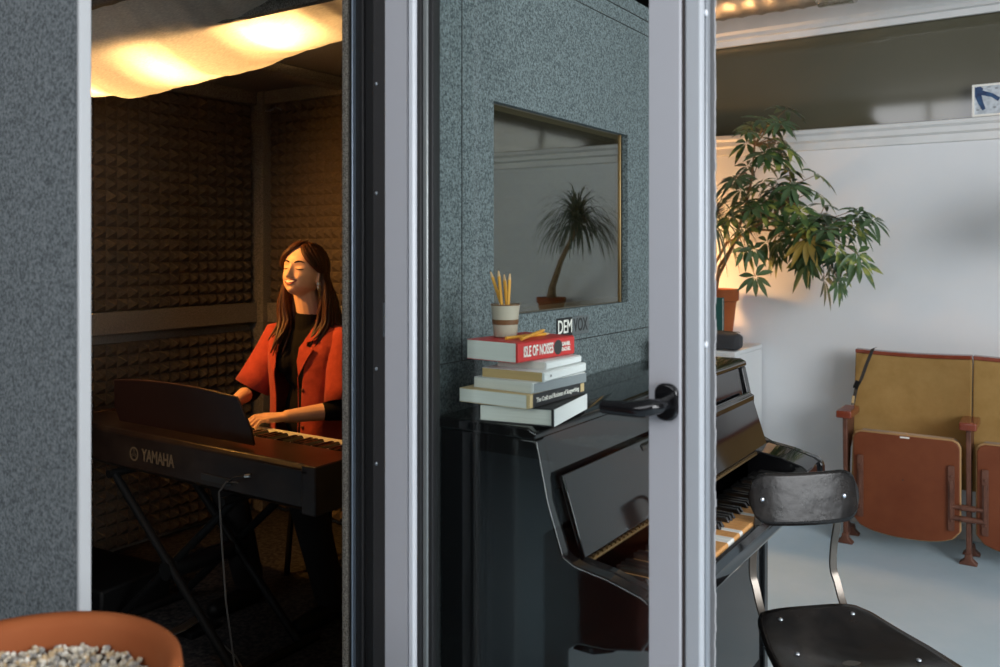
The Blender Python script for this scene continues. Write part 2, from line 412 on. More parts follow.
# felt rails / posts inside
b = MB()
b.box(BX0 + .10, BX0 + .158, BY0 + .08, BY1 - .13, 1.035, 1.133)
b.box(BX0 + .10, BX1 - TH, BY1 - .13, BY1 - .08, 1.035, 1.133)
o = b.build('trim_4', M_felt_dark, bevel=.004); struct(o, 'grey felt rail between the foam panels')
b = MB()
b.box(BX0 + .10, BX0 + .20, BY1 - .16, BY1 - .08, FZ, 2.2)
b.box(-2.435, -2.36, BY1 - .15, BY1 - .08, FZ, 2.2)
b.box(BX0 + .10, BX0 + .16, BY0 + .08, BY1 - .08, 2.135, 2.2)
b.box(BX0 + .10, BX1 - TH, BY1 - .15, BY1 - .08, 2.135, 2.2)
b.box(-2.9, -2.82, BY0 + .08, BY1 - .1, 2.155, 2.2)
o = b.build('trim_5', M_felt_dark, bevel=.004); struct(o, 'felt posts in the booth corners')
# added board, out of sight: keeps bulb light off the front of the cloth
o = MB().box(BX0 + .1, BX1 - TH, 1.66, 1.685, 2.07, 2.2).build('bulb_blocker', M_felt_dark); struct(o, 'added hidden board shading the front of the cloth from the bulbs')

# jamb profiles on the right of the opening (front face y=1.40)
b = MB().box(-1.347, -1.331, 1.395, 1.45, FZ, BH)
o = b.build('trim_7', M_felt_dark, bevel=.004); struct(o, 'felt edge of the booth doorway')
o = MB().box(-1.331, -1.175, 1.405, 1.44, .02, BH).build('trim_8', M_rubber); struct(o, 'black door jamb')
o = MB().box(-1.3185, -1.3135, 1.395, 1.41, .02, BH).build('trim_9', mat('steel_line', (.30, .36, .44), .35, metal=.6), bevel=.002); struct(o, 'bright metal strip of the jamb')
o = MB().box(-1.289, -1.284, 1.397, 1.41, .02, BH).build('trim_10', M_alu_d, bevel=.001); struct(o)
b = MB().box(-1.232, -1.19, 1.37, 1.41, .02, BH)
o = b.build('trim_11', M_alu_d, bevel=.002); struct(o, 'dark hinge profile beside the glass door')
b = MB()
for z in (.95, 1.15, 1.52, 1.75): b.ell((-1.222, 1.37, z), (.004, .003, .004), n=8, m=6)
for z0 in (1.22,): b.box(-1.197, -1.191, 1.362, 1.372, z0, z0 + .07)
o = b.build('trim_12', M_steel, smooth=True); struct(o)

# booth window
w1 = MB()
fw = .016
for (a0, a1, c0, c1) in ((WY0, WY1, WB, WB + fw), (WY0, WY1, WT - fw, WT), (WY0, WY0 + fw, WB + fw, WT - fw), (WY1 - fw, WY1, WB + fw, WT - fw)):
    w1.box(BX1 - .085, BX1 - .02, a0, a1, c0, c1)
win = w1.build('window_1', mat('window_rubber', (.09, .075, .055), .5)); struct(win, 'side window of the sound booth')
for i, xx in enumerate((BX1 - .022, BX1 - .075)):
    g = MB().box(xx, xx + .005, WY0 + .004, WY1 - .004, WB + .004, WT - .004).build('pane', M_glassw, win)
b = MB()
b.box(BX1 - .020, BX1 - .012, WY1 - .028, WY1 - .020, WB, WT)
b.build('glazing_bead', M_brass, win, bevel=.002)

# DEMVOX badge
t = thing('booth_badge', 'small maker badge in white and black letters on the felt under the booth window', 'sign', (BX1, 2.13, 1.187))
b = MB().box(.001, .004, -.092, -.008, -.026, .026); b.build('badge_plate', M_rubber, t, bevel=.001)
b = MB().box(.001, .003, -.006, .094, -.026, .026); b.build('badge_back', mat('badge_grey', (.11, .12, .125), .5), t, bevel=.001)
text('lettering', 'DEM', .052, M_inkw, t, Tm((.0045, -.050, 0), (0, 1, 0), (0, 0, 1)), off=.0006, sx=.78)
text('lettering', 'VOX', .052, M_inkd, t, Tm((.0035, .042, 0), (0, 1, 0), (0, 0, 1)), off=.0006, sx=.74)

# ------------------------------------------------------------------ muslin under the booth lights
def interp(pts, x):
    for (a, b_), (c, d_) in zip(pts, pts[1:]):
        if x <= c:
            u = max(0, (x - a) / (c - a)); u = u * u * (3 - 2 * u); return b_ + (d_ - b_) * u
    return pts[-1][1]
belly = [(-3.5, 2.045), (-3.1, 1.985), (-2.84, 1.958), (-2.58, 1.975), (-2.35, 1.985), (-2.05, 2.035), (-1.8, 2.095), (-1.27, 2.145)]
b = MB(); nu, nv = 110, 40; X0, X1_ = -3.48, -1.28
for i in range(nu + 1):
    x = X0 + (X1_ - X0) * i / nu
    zb = interp(belly, x)
    for j in range(nv + 1):
        v = j / nv; y = 1.51 + .70 * v
        top = 2.135 if v < .5 else 2.15
        # sagging catenary-like profile reaching the belly at y ~ 1.86
        u = abs((v - .5) / .5)
        z = zb + (top - zb) * (u ** 1.7)
        z += .004 * math.sin(x * 23 + 3 * v) * (1 - u) + .003 * math.sin(x * 61 + 9 * v) * (1 - u * .5)
        b.v.append((x, y, z))
for i in range(nu):
    for j in range(nv):
        a = i * (nv + 1) + j; b.f.append([a, a + 1, a + nv + 2, a + nv + 1]); b.mi.append(0)
o = b.build('light_diffuser_cloth', M_cloth, smooth=True, angle=180)
tag(o, 'cream muslin cloth slung under the bright bulbs at the booth ceiling', 'cloth')
for k, x in enumerate((-3.02, -2.51, -2.03)):
    t = thing('light_bulb', ['glowing bulb behind the cloth, nearest the left edge of the opening', 'glowing bulb behind the middle of the cloth', 'glowing bulb behind the cloth, closest to the door jamb'][k], 'light bulb', (x, 1.80, 2.2), group='warm bulbs above the cloth')
    MB().lathe([(.0, -.075), (.016, -.075), (.016, -.04), (.006, -.035), (.006, 0), (.034, 0), (.034, -.008)], 16).build('socket', M_ivory, t, smooth=True)
    MB().ell((0, 0, -.122 + .018 * k), (.033, .033, .040)).lathe([(.013, -.070), (.015, -.08), (.02, -.10 + .018 * k)], 16).build('glass_globe', M_bulb, t, smooth=True)

# small wall hook seen at far corner
b = MB().tube([(-3.33, BY1 - .155, 2.10), (-3.33, BY1 - .20, 2.09), (-3.29, BY1 - .21, 2.085), (-3.25, BY1 - .21, 2.10), (-3.22, BY1 - .2, 2.085)], .004, 8)
o = b.build('wire_hook', M_steel, smooth=True); tag(o, 'small bent wire hook at the top of the far booth corner', 'hook')

# ================================================================== GLASS DOOR
D = thing('door_1', 'glass door with pale grey metal frame, opened beside the booth', 'door')
D['kind'] = 'structure'; del D['category']
DX0, DX1, DY0, DY1, DZ0, DZ1 = -1.174, -.502, 1.34, 1.418, .03, 2.14
sL, sR = -1.094, -.5875
b = MB()
b.box(DX0, sL - .022, DY0, DY1, DZ0, DZ1)
b.box(sR, -.535, DY0, DY1, DZ0, DZ1)
b.box(sL - .022, sR, DY0, DY1, DZ0, DZ0 + .1).box(sL - .022, sR, DY0, DY1, DZ1 - .1, DZ1)
fr = b.build('door_frame', M_alu, D, bevel=.003)
MB().box(sL - .021, sL - .006, DY0 + .004, DY0 + .03, DZ0 + .1, DZ1 - .1).build('glazing_bead', M_alu_l, D, bevel=.004)
MB().box(sL - .006, sL + .004, DY0 + .014, DY0 + .05, DZ0 + .1, DZ1 - .1).build('gasket', M_rubber, D, bevel=.002)
MB().box(sL + .004, sL + .016, DY0 + .02, DY0 + .05, DZ0 + .1, DZ1 - .1).build('spacer_bar', mat('spacer', (.30, .32, .32), .35, metal=.6), D, bevel=.002)
MB().box(sL + .016, sL + .026, DY0 + .024, DY0 + .05, DZ0 + .1, DZ1 - .1).build('gasket', M_rubber, D, bevel=.002)
MB().box(sR - .004, sR, DY0 + .01, DY0 + .05, DZ0 + .1, DZ1 - .1).build('gasket', M_rubber, D)
MB().box(sL - .005, sR + .001, DY0 + .032, DY0 + .038, DZ0 + .09, DZ1 - .09).build('pane', M_glass, D)
# latch edge: stepped profile
MB().box(-.535, -.530, DY0 + .006, DY1 - .004, DZ0, DZ1).build('gasket', mat('edge_gap', (.03, .02, .018), .6), D)
MB().box(-.530, -.502, DY0 + .004, DY0 + .024, DZ0, DZ1).build('edge_profile', mat('edge_light', (.40, .42, .45), .4), D, bevel=.004)
MB().box(-.530, -.508, DY0 + .024, DY0 + .034, DZ0, DZ1).build('gasket', mat('edge_gap2', (.08, .08, .085), .6), D)
MB().box(-.530, -.503, DY0 + .034, DY0 + .052, DZ0, DZ1).build('edge_profile', mat('edge_steel', (.26, .28, .31), .35, metal=.3), D, bevel=.003)
MB().box(-.530, -.510, DY0 + .052, DY1 - .008, DZ0, DZ1).build('edge_profile', M_alu_d, D, bevel=.002)
b = MB(); n = 160
for k in range(n):
    z = DZ0 + (DZ1 - DZ0) * k / n
    b.box(-.512, -.502 + ru(-.0008, .0008), DY1 - .009, DY1 - .003 + ru(-.001, .001), z, z + (DZ1 - DZ0) / n)
b.build('brush_seal', mat('brush', (.30, .30, .31), .9), D)
b = MB()
for z in (1.245, 1.79): b.ell((-.5025, DY0 + .029, z), (.003, .006, .006), n=10, m=6)
b.build('latch_pin', M_alu_l, D, smooth=True)
# handle
hz = 1.150; hx = -.557
H = MB(); H.prism(rrect(.040, .062, .0175, 6), DY0 - .012, DY0 + .001, 'y', Matrix.Translation((hx, 0, hz)))
hd = H.build('handle', M_handle, D, bevel=.004, seg=3)
b = MB()
b.tube([(hx, DY0 - .01, hz - .002), (hx, DY0 - .03, hz - .002), (hx, DY0 - .044, hz - .002), (hx - .006, DY0 - .053, hz - .002), (hx - .02, DY0 - .057, hz - .006), (hx - .045, DY0 - .056, hz - .008), (hx - .075, DY0 - .055, hz - .009), (hx - .093, DY0 - .054, hz - .009), (hx - .0945, DY0 - .054, hz - .009)],
       [.011, .0112, .0125, .0138, .0140, .0128, .0118, .0112, .008], 16)
b.build('lever', M_handle, hd, smooth=True)
b = MB(); b.prism(rrect(.040, .062, .0175, 6), DY1 - .001, DY1 + .012, 'y', Matrix.Translation((hx, 0, hz)))
hd2 = b.build('handle', M_handle, D, bevel=.004)
b = MB(); b.tube([(hx, DY1 + .01, hz), (hx, DY1 + .045, hz), (hx - .02, DY1 + .057, hz), (hx - .055, DY1 + .057, hz), (hx - .056, DY1 + .057, hz)], [.010, .010, .011, .010, .006], 14)
b.build('lever', M_handle, hd2, smooth=True)

# ================================================================== UPRIGHT PIANO
PX, PY0, PY1 = -1.135, 1.475, 2.80          # back, near end, far end
P = thing('upright_piano', 'black high-gloss upright piano with open fallboard standing against the felt booth', 'piano', (PX, PY0, 0))
L = PY1 - PY0
# side panels: outline in (x forward, z)
side = [(0, .04), (0, 1.02), (.242, 1.02), (.268, .90), (.302, .80), (.33, .787), (.40, .776), (.47, .757), (.487, .745), (.492, .73), (.492, .69), (.47, .655), (.40, .64), (.335, .635), (.315, .62), (.315, .04)]
for y0, y1 in ((0, .035), (L - .035, L)):
    MB().prism(side, y0, y1, 'y').build('side_panel', M_black, P, bevel=.004, seg=3)
for y0 in (.045, L - .085):
    MB().prism([(.305, .60), (.305, .64), (.42, .64), (.39, .615), (.345, .60)], y0, y0 + .04, 'y').build('bracket', M_black, P, bevel=.003)
for yy in (.03, L - .03):
    for xx in (.05, .27): MB().tube([(xx, yy - .012, .02), (xx, yy + .012, .02)], .02, 14).box(xx - .01, xx + .01, yy - .008, yy + .008, .03, .041).build('castor', M_brass, P, smooth=True)
MB().prism([(-.005, 1.02), (-.005, 1.044), (.225, 1.044), (.243, 1.035), (.243, 1.02)], -.006, L + .006, 'y').build('lid', M_black, P, bevel=.004, seg=3)
MB().prism([(.215, 1.02), (.233, 1.02), (.255, .91), (.237, .90)], .036, L - .036, 'y').build('front_panel', M_black, P, bevel=.002)
MB().box(.29, .305, .036, L - .036, .10, .62).build('lower_panel', M_black, P, bevel=.002)
MB().box(0, .012, .036, L - .036, .06, 1.0).build('back_panel', M_blackm, P)
MB().box(.012, .30, .036, L - .036, .05, .10).build('bottom_board', M_blackm, P)
MB().prism([(.06, .64), (.06, .69), (.475, .69), (.485, .70), (.485, .66), (.47, .64)], .036, L - .036, 'y').build('keybed', M_black, P, bevel=.003)
# fallboard leaning open
fb = MB().prism([(.318, .776), (.326, .786), (.275, .945), (.264, .94)], .05, L - .05, 'y').build('fallboard', M_black, P, bevel=.002)
MB().prism([(.262, .925), (.264, .945), (.283, .935), (.283, .900), (.274, .902), (.274, .922)], .42, L - .042, 'y').build('fallboard_lip', M_black, fb, bevel=.002)
b = MB()
b.tube([(.329, .05, .777), (.329, L - .05, .777)], .003, 8)
for k in range(60):
    y = .06 + k * (L - .12) / 60; b.box(.325, .331, y, y + .012, .774, .784)
b.build('piano_hinge', M_brass, fb, smooth=False)
for y in (.13, .60, 1.06): MB().box(.2830, .2862, y, y + .03, .918, .9205, Matrix.Translation((-.003, 0, -.002))).build('brass_screw_plate', M_brass, fb)
# cheek blocks
for y0, y1 in ((.036, .06), (L - .17, L - .036)):
    MB().prism([(.30, .70), (.30, .785), (.33, .787), (.40, .776), (.465, .757), (.482, .745), (.484, .70)], y0, y1, 'y').build('cheek_block', M_black, P, bevel=.003)
# key slip and keys
MB().prism([(.472, .69), (.472, .715), (.484, .715), (.487, .69)], .06, L - .075, 'y').build('key_slip', M_black, P, bevel=.002)
ky0, ky1 = .062, L - .172
nw = 52; kp = (ky1 - ky0) / nw
rk = random.Random(3)
keys = []
for i in range(nw):
    y = ky0 + i * kp
    # worn keys: far half mostly bare wood
    bare = rk.random() < (.90 if i > 10 else .5)
    if i > 44: bare = False
    if i in (20, 21, 24): bare = False
    b = MB().prism([(.33, .705), (.33, .722), (.468, .722), (.471, .719), (.471, .703)], y + .0006, y + kp - .0006, 'y')
    o = b.build('white_key', M_woodkey if bare else M_ivory, P, bevel=.001)
    if bare: o['label'] = 'worn key of bare orange wood'
# black keys: pattern from A (key 0 = A)
names = 'ABCDEFG'
for i in range(nw - 1):
    if names[i % 7] in 'ACDFG':
        y = ky0 + (i + 1) * kp
        MB().prism([(.33, .722), (.33, .734), (.416, .734), (.424, .722)], y - .0055, y + .0055, 'y').build('black_key', M_ebony, P, bevel=.001)
# pedals
for k in range(2):
    y = L / 2 - .06 + k * .12
    MB().prism([(.28, .07), (.36, .075), (.40, .065), (.40, .055), (.36, .063), (.28, .06)], y - .018, y + .018, 'y').build('pedal', M_brass, P, bevel=.004)

# bowl at the far end of the lid
b = MB().lathe([(0, .004), (.03, .004), (.032, 0), (.045, .002), (.066, .022), (.078, .05), (.082, .068), (.085, .07), (.081, .071), (.074, .048), (.062, .024), (.04, .009), (0, .008)], 32)
o = b.build('bowl', mat('bowl_glaze', (.55, .60, .64), .25), smooth=True); o.location = (-1.035, 2.645, 1.0442)
tag(o, 'white glazed bowl at the far end of the piano lid, mostly behind the door', 'bowl')

# ================================================================== BOOKS ON THE PIANO
zcur = 1.0445
def book(name, w, l, h, cx, cy, rot, cover, pages, label, spine_m=None, hard=.003, txt=None):
    """w along x (spine at +x), l along y; origin at centre bottom"""
    global zcur
    t = thing(name, label, 'book', (cx, cy, zcur), math.radians(rot), 'stack of books on the piano lid')
    b = MB()
    c = hard; 
    b.prism([(-w / 2, 0), (w / 2 - .004, 0), (w / 2, .003), (w / 2, h - .003), (w / 2 - .004, h), (-w / 2, h), (-w / 2, h - c), (w / 2 - .006, h - c), (w / 2 - .006, c), (-w / 2, c)], -l / 2, l / 2, 'y')
    cv = b.build('cover', cover, t, bevel=.0007)
    ins = .004 if hard > .002 else .0006
    MB().box(-w / 2 + ins, w / 2 - .0062, -l / 2 + ins, l / 2 - ins, c, h - c).build('page_block', pages, t)
    if spine_m:
        MB().box(w / 2, w / 2 + .0006, -l / 2 + .001, l / 2 - .001, .001, h - .001).build('spine', spine_m, t)
    if txt:
        for s_, size, yy, m_, sx, off in txt:
            text('lettering', s_, size, m_, t, Tm((w / 2 + .0012, yy, h / 2), (0, 1, 0), (0, 0, 1)), ext=.0002, off=off, sx=sx)
    zcur += h + .0004
    return t
book('hardback_book', .168, .215, .036, -.968, 1.592, 10, M_cblack, M_page, 'thick hardback with white spine and dark board edges at the bottom of the book stack', hard=.0022, spine_m=M_cwhite)
b4 = book('paperback_book', .172, .235, .029, -.992, 1.586, 0, M_ctan, M_page, 'paperback on songwriting with black spine and tan cover, second from the bottom', spine_m=M_cblack, hard=.0012,
     txt=[('The Craft and Business of Songwriting', .0135, .0, M_inkw, .86, .0002)])
MB().box(.0865, .0873, .098, .114, .006, .024).box(.0865, .0873, -.116, -.104, .002, .028).build('spine_mark', M_ctan, b4)
book('paperback_book', .155, .200, .0215, -.974, 1.588, -4, M_cwhite, M_page, 'slim paperback with grey spine, third from the bottom of the stack', spine_m=M_cgrey, hard=.001)
book('paperback_book', .150, .190, .0205, -.966, 1.592, 2, M_cwhite, M_pageold, 'paperback with yellowed tan pages and white spine in mid-stack', hard=.001,
     txt=[('\u2022', .02, -.07, M_inkd, .8, 0)])
book('paperback_book', .122, .150, .0165, -.960, 1.602, 0, M_cwhite, M_page, 'small plain white paperback directly under the red book', hard=.001)
rb = book('thick_paperback_book', .136, .205, .0415, -.994, 1.582, -5, M_red, M_page, 'thick red paperback with white spine lettering on top of the stack', hard=.0014,
     txt=[('ISLE OF NOISES', .031, -.032, M_inkw, .50, .0006), ('DANIEL\nRACHEL', .0115, .069, M_inkw, .8, .0003)])
q = MB().prism([(.0682 + .0, 0)] and [(.016 * math.cos(a * PI / 8), .016 * math.sin(a * PI / 8)) for a in range(16)], 0, .0006, 'x', Matrix.Translation((.0676, .040, .021)))
q.build('spine_emblem', M_inkd, rb)
ztop = zcur
cupx, cupy = -1.022, 1.560
t = thing('pencil_cup', 'beige stoneware cup with brown band holding pencils on the red book', 'cup', (cupx, cupy, ztop))
MB().lathe([(0, .001), (.023, .001), (.0255, .003), (.0275, .03), (.0298, .055), (.0315, .068), (.0320, .0705), (.0295, .0705), (.0265, .05), (.023, .008), (0, .006)], 36).build('cup_body', M_cup, t, smooth=True, angle=60)
MB().lathe([(.0275, .028), (.0281, .0285), (.0292, .0385), (.0284, .0390)], 36).build('painted_band', M_cupband, t, smooth=True)
MB().lathe([(.0315, .0685), (.0323, .0705), (.0315, .0718), (.0300, .0712)], 36).build('rim', M_cupband, t, smooth=True)
def pencil(base, tip, label, eraser=False):
    base, tip = V(*base), V(*tip); d = (tip - base); Lp = d.length; z = d.normalized(); x = z.orthogonal().normalized(); y = z.cross(x)
    t = bpy.data.objects.new('pencil', None); C.objects.link(t); t.empty_display_size = .02
    t.matrix_world = Matrix(((x.x, y.x, z.x, base.x), (x.y, y.y, z.y, base.y), (x.z, y.z, z.z, base.z), (0, 0, 0, 1)))
    tag(t, label, 'pencil', 'yellow pencils')
    MB().tube([(0, 0, 0), (0, 0, Lp - .016)], .0036, 6).build('barrel', M_pencil, t)
    MB().tube([(0, 0, Lp - .016), (0, 0, Lp - .003)], [.0036, .0013], 8).build('sharpened_wood', M_pwood, t, smooth=True)
    MB().tube([(0, 0, Lp - .003), (0, 0, Lp)], [.0013, .0003], 6).build('lead', M_inkd, t)
cz = ztop + .008
pp = [((.012, .006, 0), (-.041, .002, .135), 'pencil in the cup leaning furthest to the left'),
      ((.004, -.010, 0), (-.022, .006, .138), 'pencil standing second from the left in the cup'),
      ((.004, .010, 0), (-.010, .010, .130), 'pencil standing third from the left in the cup'),
      ((.006, -.004, 0), (.008, .006, .132), 'pencil in the cup at the far right, nearly upright')]
for a, c_, l_ in pp:
    pencil((cupx + a[0], cupy + a[1], cz + a[2]), (cupx + c_[0], cupy + c_[1], cz + c_[2]), l_)
pencil((-.985, 1.505, ztop + .0042), (-.960, 1.645, ztop + .0042), 'pencil lying flat on the red book beside the cup')
pencil((-.950, 1.510, ztop + .0042), (-.975, 1.650, ztop + .0115), 'pencil resting across the other one on the red book')

# ================================================================== CABINET + THINGS ON IT
cab = thing('white_cabinet', 'white painted cabinet against the wall behind the piano', 'cabinet', (-1.41, 4.70, 0))
M_cab = mat('cabinet_white', (.66, .69, .70), .5, noise=(3, (.72, .74, .74), 4, .3, .7))
MB().box(-.95, 0, -.44, 0, .02, .865).build('cabinet_body', M_cab, cab, bevel=.003)
MB().box(-.96, .004, -.452, 0, .866, .89).build('cabinet_top', M_cab, cab, bevel=.006, seg=3)
for k in range(2):
    dd = MB().box(-.94 + .47 * k, -.48 + .47 * k, -.455, -.441, .05, .85).build('cabinet_door', M_cab, cab, bevel=.002)
    MB().ell((-.50 + .08 * k, -.467, .5), (.012, .012, .012)).build('knob', M_steel, dd, smooth=True)
def potshape(b, r, h, n=40):
    return b.lathe([(0, .001), (r * .66, .001), (r * .70, h * .06), (r * .90, h * .76), (r * .92, h * .78), (r, h * .80), (r * 1.01, h * .97), (r, h), (r * .90, h), (r * .88, h * .86), (r * .62, h * .1), (0, h * .08)], n)
def pot(name, label, loc, r, h, m=M_terra):
    t = thing(name, label, 'plant pot', loc)
    potshape(MB(), r, h).build('pot_wall', m, t, smooth=True, angle=35)
    MB().lathe([(0, h * .86), (r * .5, h * .865), (r * .87, h * .85)], 24).build('soil', M_soil, t, smooth=True)
    return t
# schefflera
def leaflet(b, base, d, up, Lf, W, droop):
    d = d.normalized(); side = d.cross(up)
    if side.length < .01: side = d.cross(V(1, 0, 0))
    side.normalize(); nrm = side.cross(d).normalized()
    prof = [(0, .06), (.2, .62), (.45, 1), (.7, .82), (.9, .34), (1.0, 0.02)]
    rows = []
    for u, w in prof:
        c = base + d * (Lf * u) - V(0, 0, 1) * (droop * Lf * u * u)
        rows += [c - side * W * w / 2 + nrm * W * .16 * w, c, c + side * W * w / 2 + nrm * W * .16 * w]
    fs = []
    for i in range(len(prof) - 1):
        for k in (0, 1): a = i * 3 + k; fs.append((a, a + 1, a + 4, a + 3))
    b.add(rows, fs)
rs = random.Random(11)
def P3(px, py, Y):
    t_ = (px - 500) / 863; d_ = Y / (cy_ + t_ * sy_)
    return V(d_ * (cy_ * t_ - sy_), Y, CAMZ - (py - 250) / 863 * d_)
sp = pot('umbrella_plant', 'bushy umbrella plant with variegated leaves in a terracotta pot on the white cabinet', (-1.61, 4.52, .8905), .125, .30)
sp['category'] = 'plant'
inv = V(-1.61, 4.52, .8905)
zones = [(772, 122, 30, 16, 12), (770, 152, 36, 16, 15), (760, 185, 40, 20, 18), (800, 190, 34, 22, 16), (742, 215, 22, 18, 10), (775, 215, 35, 18, 16), (810, 225, 22, 18, 9),
         (790, 248, 30, 14, 12), (822, 222, 20, 14, 8), (848, 222, 22, 14, 13), (825, 250, 22, 18, 11), (858, 250, 12, 14, 5), (838, 275, 16, 12, 6), (765, 248, 25, 10, 6), (873, 220, 5, 3, 2), (757, 278, 8, 4, 1), (805, 265, 22, 8, 5)]
gb, vb, yb, st = MB(), MB(), MB(), MB()
trunk = [V(0, 0, .25), V(.02, -.01, .36), V(.10, -.02, .52), V(.17, -.04, .70), V(.22, -.06, .88), V(.24, -.08, 1.05)]
st.tube(trunk, [.011, .010, .009, .008, .006, .005], 8)
tr2 = [V(.0, .01, .25), V(-.02, 0, .40), V(.06, .02, .55), V(.22, .02, .62), V(.40, .0, .60), V(.52, -.02, .55)]
st.tube(tr2, [.010, .009, .008, .007, .005, .004], 8)
tr3 = [V(.0, -.01, .25), V(.04, -.05, .42), V(.16, -.08, .58), V(.30, -.1, .66), V(.40, -.10, .74)]
st.tube(tr3, [.009, .008, .007, .006, .004], 8)
allnodes = [v for t_ in (trunk, tr2, tr3) for v in t_[2:]]
for (px, py, rx, ry, n) in zones:
    for k in range(max(1, int(n * .74))):
        a = rs.random() * 2 * PI; q = math.sqrt(rs.random())
        w = P3(px + rx * q * math.cos(a), py + ry * q * math.sin(a), 4.40 + rs.uniform(-.22, .20)) - inv
        if w.z < .35 and w.x < .05: continue
        nd = min(allnodes, key=lambda v: (v - w).length + (0 if v.z < w.z + .1 else .2))
        mid = (nd + w) / 2 + V(rs.uniform(-.02, .02), rs.uniform(-.02, .02), .05 * (w - nd).length + .02)
        st.tube([nd, mid, w], [.0028, .0022, .0016], 5)
        out = (w - nd); out.z *= .3
        if out.length < .01: out = V(1, 0, 0)
        out.normalize()
        low = py > 240
        ax = (V(0, 0, 1) * (.25 if low else .8) + out * (.6 if not low else .5) + V(rs.uniform(-.3, .3), rs.uniform(-.3, .3), 0)).normalized()
        e1 = ax.orthogonal().normalized(); e2 = ax.cross(e1)
        nl = rs.choice((6, 7, 7, 8)); Ls = rs.uniform(.075, .115)
        tgt = vb if rs.random() < .38 else gb
        if 250 < py + 20 and px < 800 and rs.random() < .25: tgt = yb
        for j in range(nl):
            an = 2 * PI * j / nl + rs.uniform(-.2, .2)
            d_ = (e1 * math.cos(an) + e2 * math.sin(an)) + ax * .12 - V(0, 0, .12 if not low else .5)
            b0 = w + (e1 * math.cos(an) + e2 * math.sin(an)) * .008
            leaflet(tgt, b0, d_, ax, Ls * rs.uniform(.75, 1.1), Ls * rs.uniform(.27, .34), rs.uniform(.15, .5))
st.build('stem', M_bark, sp, smooth=True)
gb.build('foliage', M_leaf, sp, smooth=True, angle=180)
o = vb.build('foliage', M_leafv, sp, smooth=True, angle=180); o['label'] = 'variegated yellow-green leaves'
o = yb.build('foliage', M_leafy, sp, smooth=True, angle=180); o['label'] = 'yellowing leaves'
# ponytail palms
def ponytail(label, loc, r, h, trunk, nfr, Lf, seed, ph=.22, potr=.11):
    g = random.Random(seed)
    t = pot('ponytail_palm', label, loc, potr, ph); t['category'] = 'plant'
    tp = MB(); tp.tube(trunk, [.035, .022, .016, .013][:len(trunk)], 10); tp.build('trunk', M_bark, t, smooth=True)
    c = V(*trunk[-1]); fb_ = MB()
    for k in range(nfr):
        a = g.uniform(0, 2 * PI); el = g.uniform(.15, 1.45); Lx = Lf * g.uniform(.7, 1.1)
        d_ = V(math.cos(a) * math.cos(el), math.sin(a) * math.cos(el), math.sin(el)); sd = V(-math.sin(a), math.cos(a), 0)
        rows = []; q = c.copy(); n = 9
        for i in range(n + 1):
            u = i / n; w = .0065 * (1 - u) ** .6 + .0006
            rows += [q - sd * w, q + sd * w]
            q = q + d_ * Lx / n; d_ = (d_ + V(0, 0, -.27 - .10 * u)).normalized()
        fb_.add(rows, [(2 * i, 2 * i + 1, 2 * i + 3, 2 * i + 2) for i in range(n)])
    fb_.build('fronds', M_frond, t, smooth=True, angle=180)
    return t
ponytail('wiry ponytail palm with drooping grey-green blades, half behind the door edge on the cabinet', (-1.80, 4.52, .8905), .3, .3, [(0, 0, .18), (.04, -.03, .30), (.12, -.09, .46), (.20, -.14, .62)], 150, .40, 5, potr=.08)
# teal book standing in front of the pot
t = thing('teal_book', 'dark teal book standing upright against the terracotta pot', 'book', (-1.66, 4.262, .8905))
MB().box(-.075, .075, -.012, -.010, 0, .215).box(-.075, .075, .010, .012, 0, .215).box(-.077, -.075, -.012, .012, 0, .215).build('cover', M_teal, t, bevel=.001)
MB().box(-.074, .070, -.010, .010, .004, .211).build('page_block', M_page, t)
t.location = (-1.622, 4.262, .8905)
# grey pouch
b = MB(); n = 14
for i in range(n + 1):
    u = i / n; y = 0; hh = .047 * (1 - abs(2 * u - 1) ** 6 * .35); ww = .055 * (1 - abs(2 * u - 1) ** 6 * .3)
    for k in range(12):
        w = 2 * PI * k / 12; ce, se = math.cos(w), math.sin(w)
        sx_ = math.copysign(abs(ce) ** .5, ce) * ww; sz_ = math.copysign(abs(se) ** .5, se) * hh
        b.v.append((-.125 + .25 * u, sx_, .048 + sz_ + .003 * math.sin(9 * u + k)))
for i in range(n):
    for k in range(12): b.f.append([i * 12 + k, i * 12 + (k + 1) % 12, (i + 1) * 12 + (k + 1) % 12, (i + 1) * 12 + k]); b.mi.append(0)
b.f += [list(range(12))[::-1], list(range(n * 12, n * 12 + 12))]; b.mi += [0, 0]
t = thing('zip_pouch', 'dark grey cloth pouch lying on the front of the white cabinet', 'pouch', (-1.52, 4.315, .8905))
t.location = (-1.545, 4.315, .891)
t2 = t
o = b.build('pouch_body', M_bag, t, smooth=True, angle=50)
MB().tube([(-.12, -.01, .096), (0, -.012, .1), (.12, -.01, .096)], .002, 6).build('zip', M_inkd, t)
# the teal book sits behind the pouch: shift pouch forward edge
t2.location = (-1.490, 4.294, .891); t2.scale = (.78, .74, .98)
bpy.data.objects['teal_book'].location = (-1.583, 4.362, .8905); bpy.data.objects['teal_book'].scale = (1, 1, 1.22)
# table lamp
t = thing('table_lamp', 'small warm table lamp glowing on the cabinet, behind the booth corner', 'lamp', (-2.05, 4.36, .8905))
MB().lathe([(0, 0), (.06, 0), (.06, .012), (.012, .02), (.008, .05), (.008, .36), (0, .36)], 24).build('lamp_base', M_brass, t, smooth=True)
MB().ell((0, 0, .42), (.045, .045, .055)).build('bulb', M_lamp, t, smooth=True)

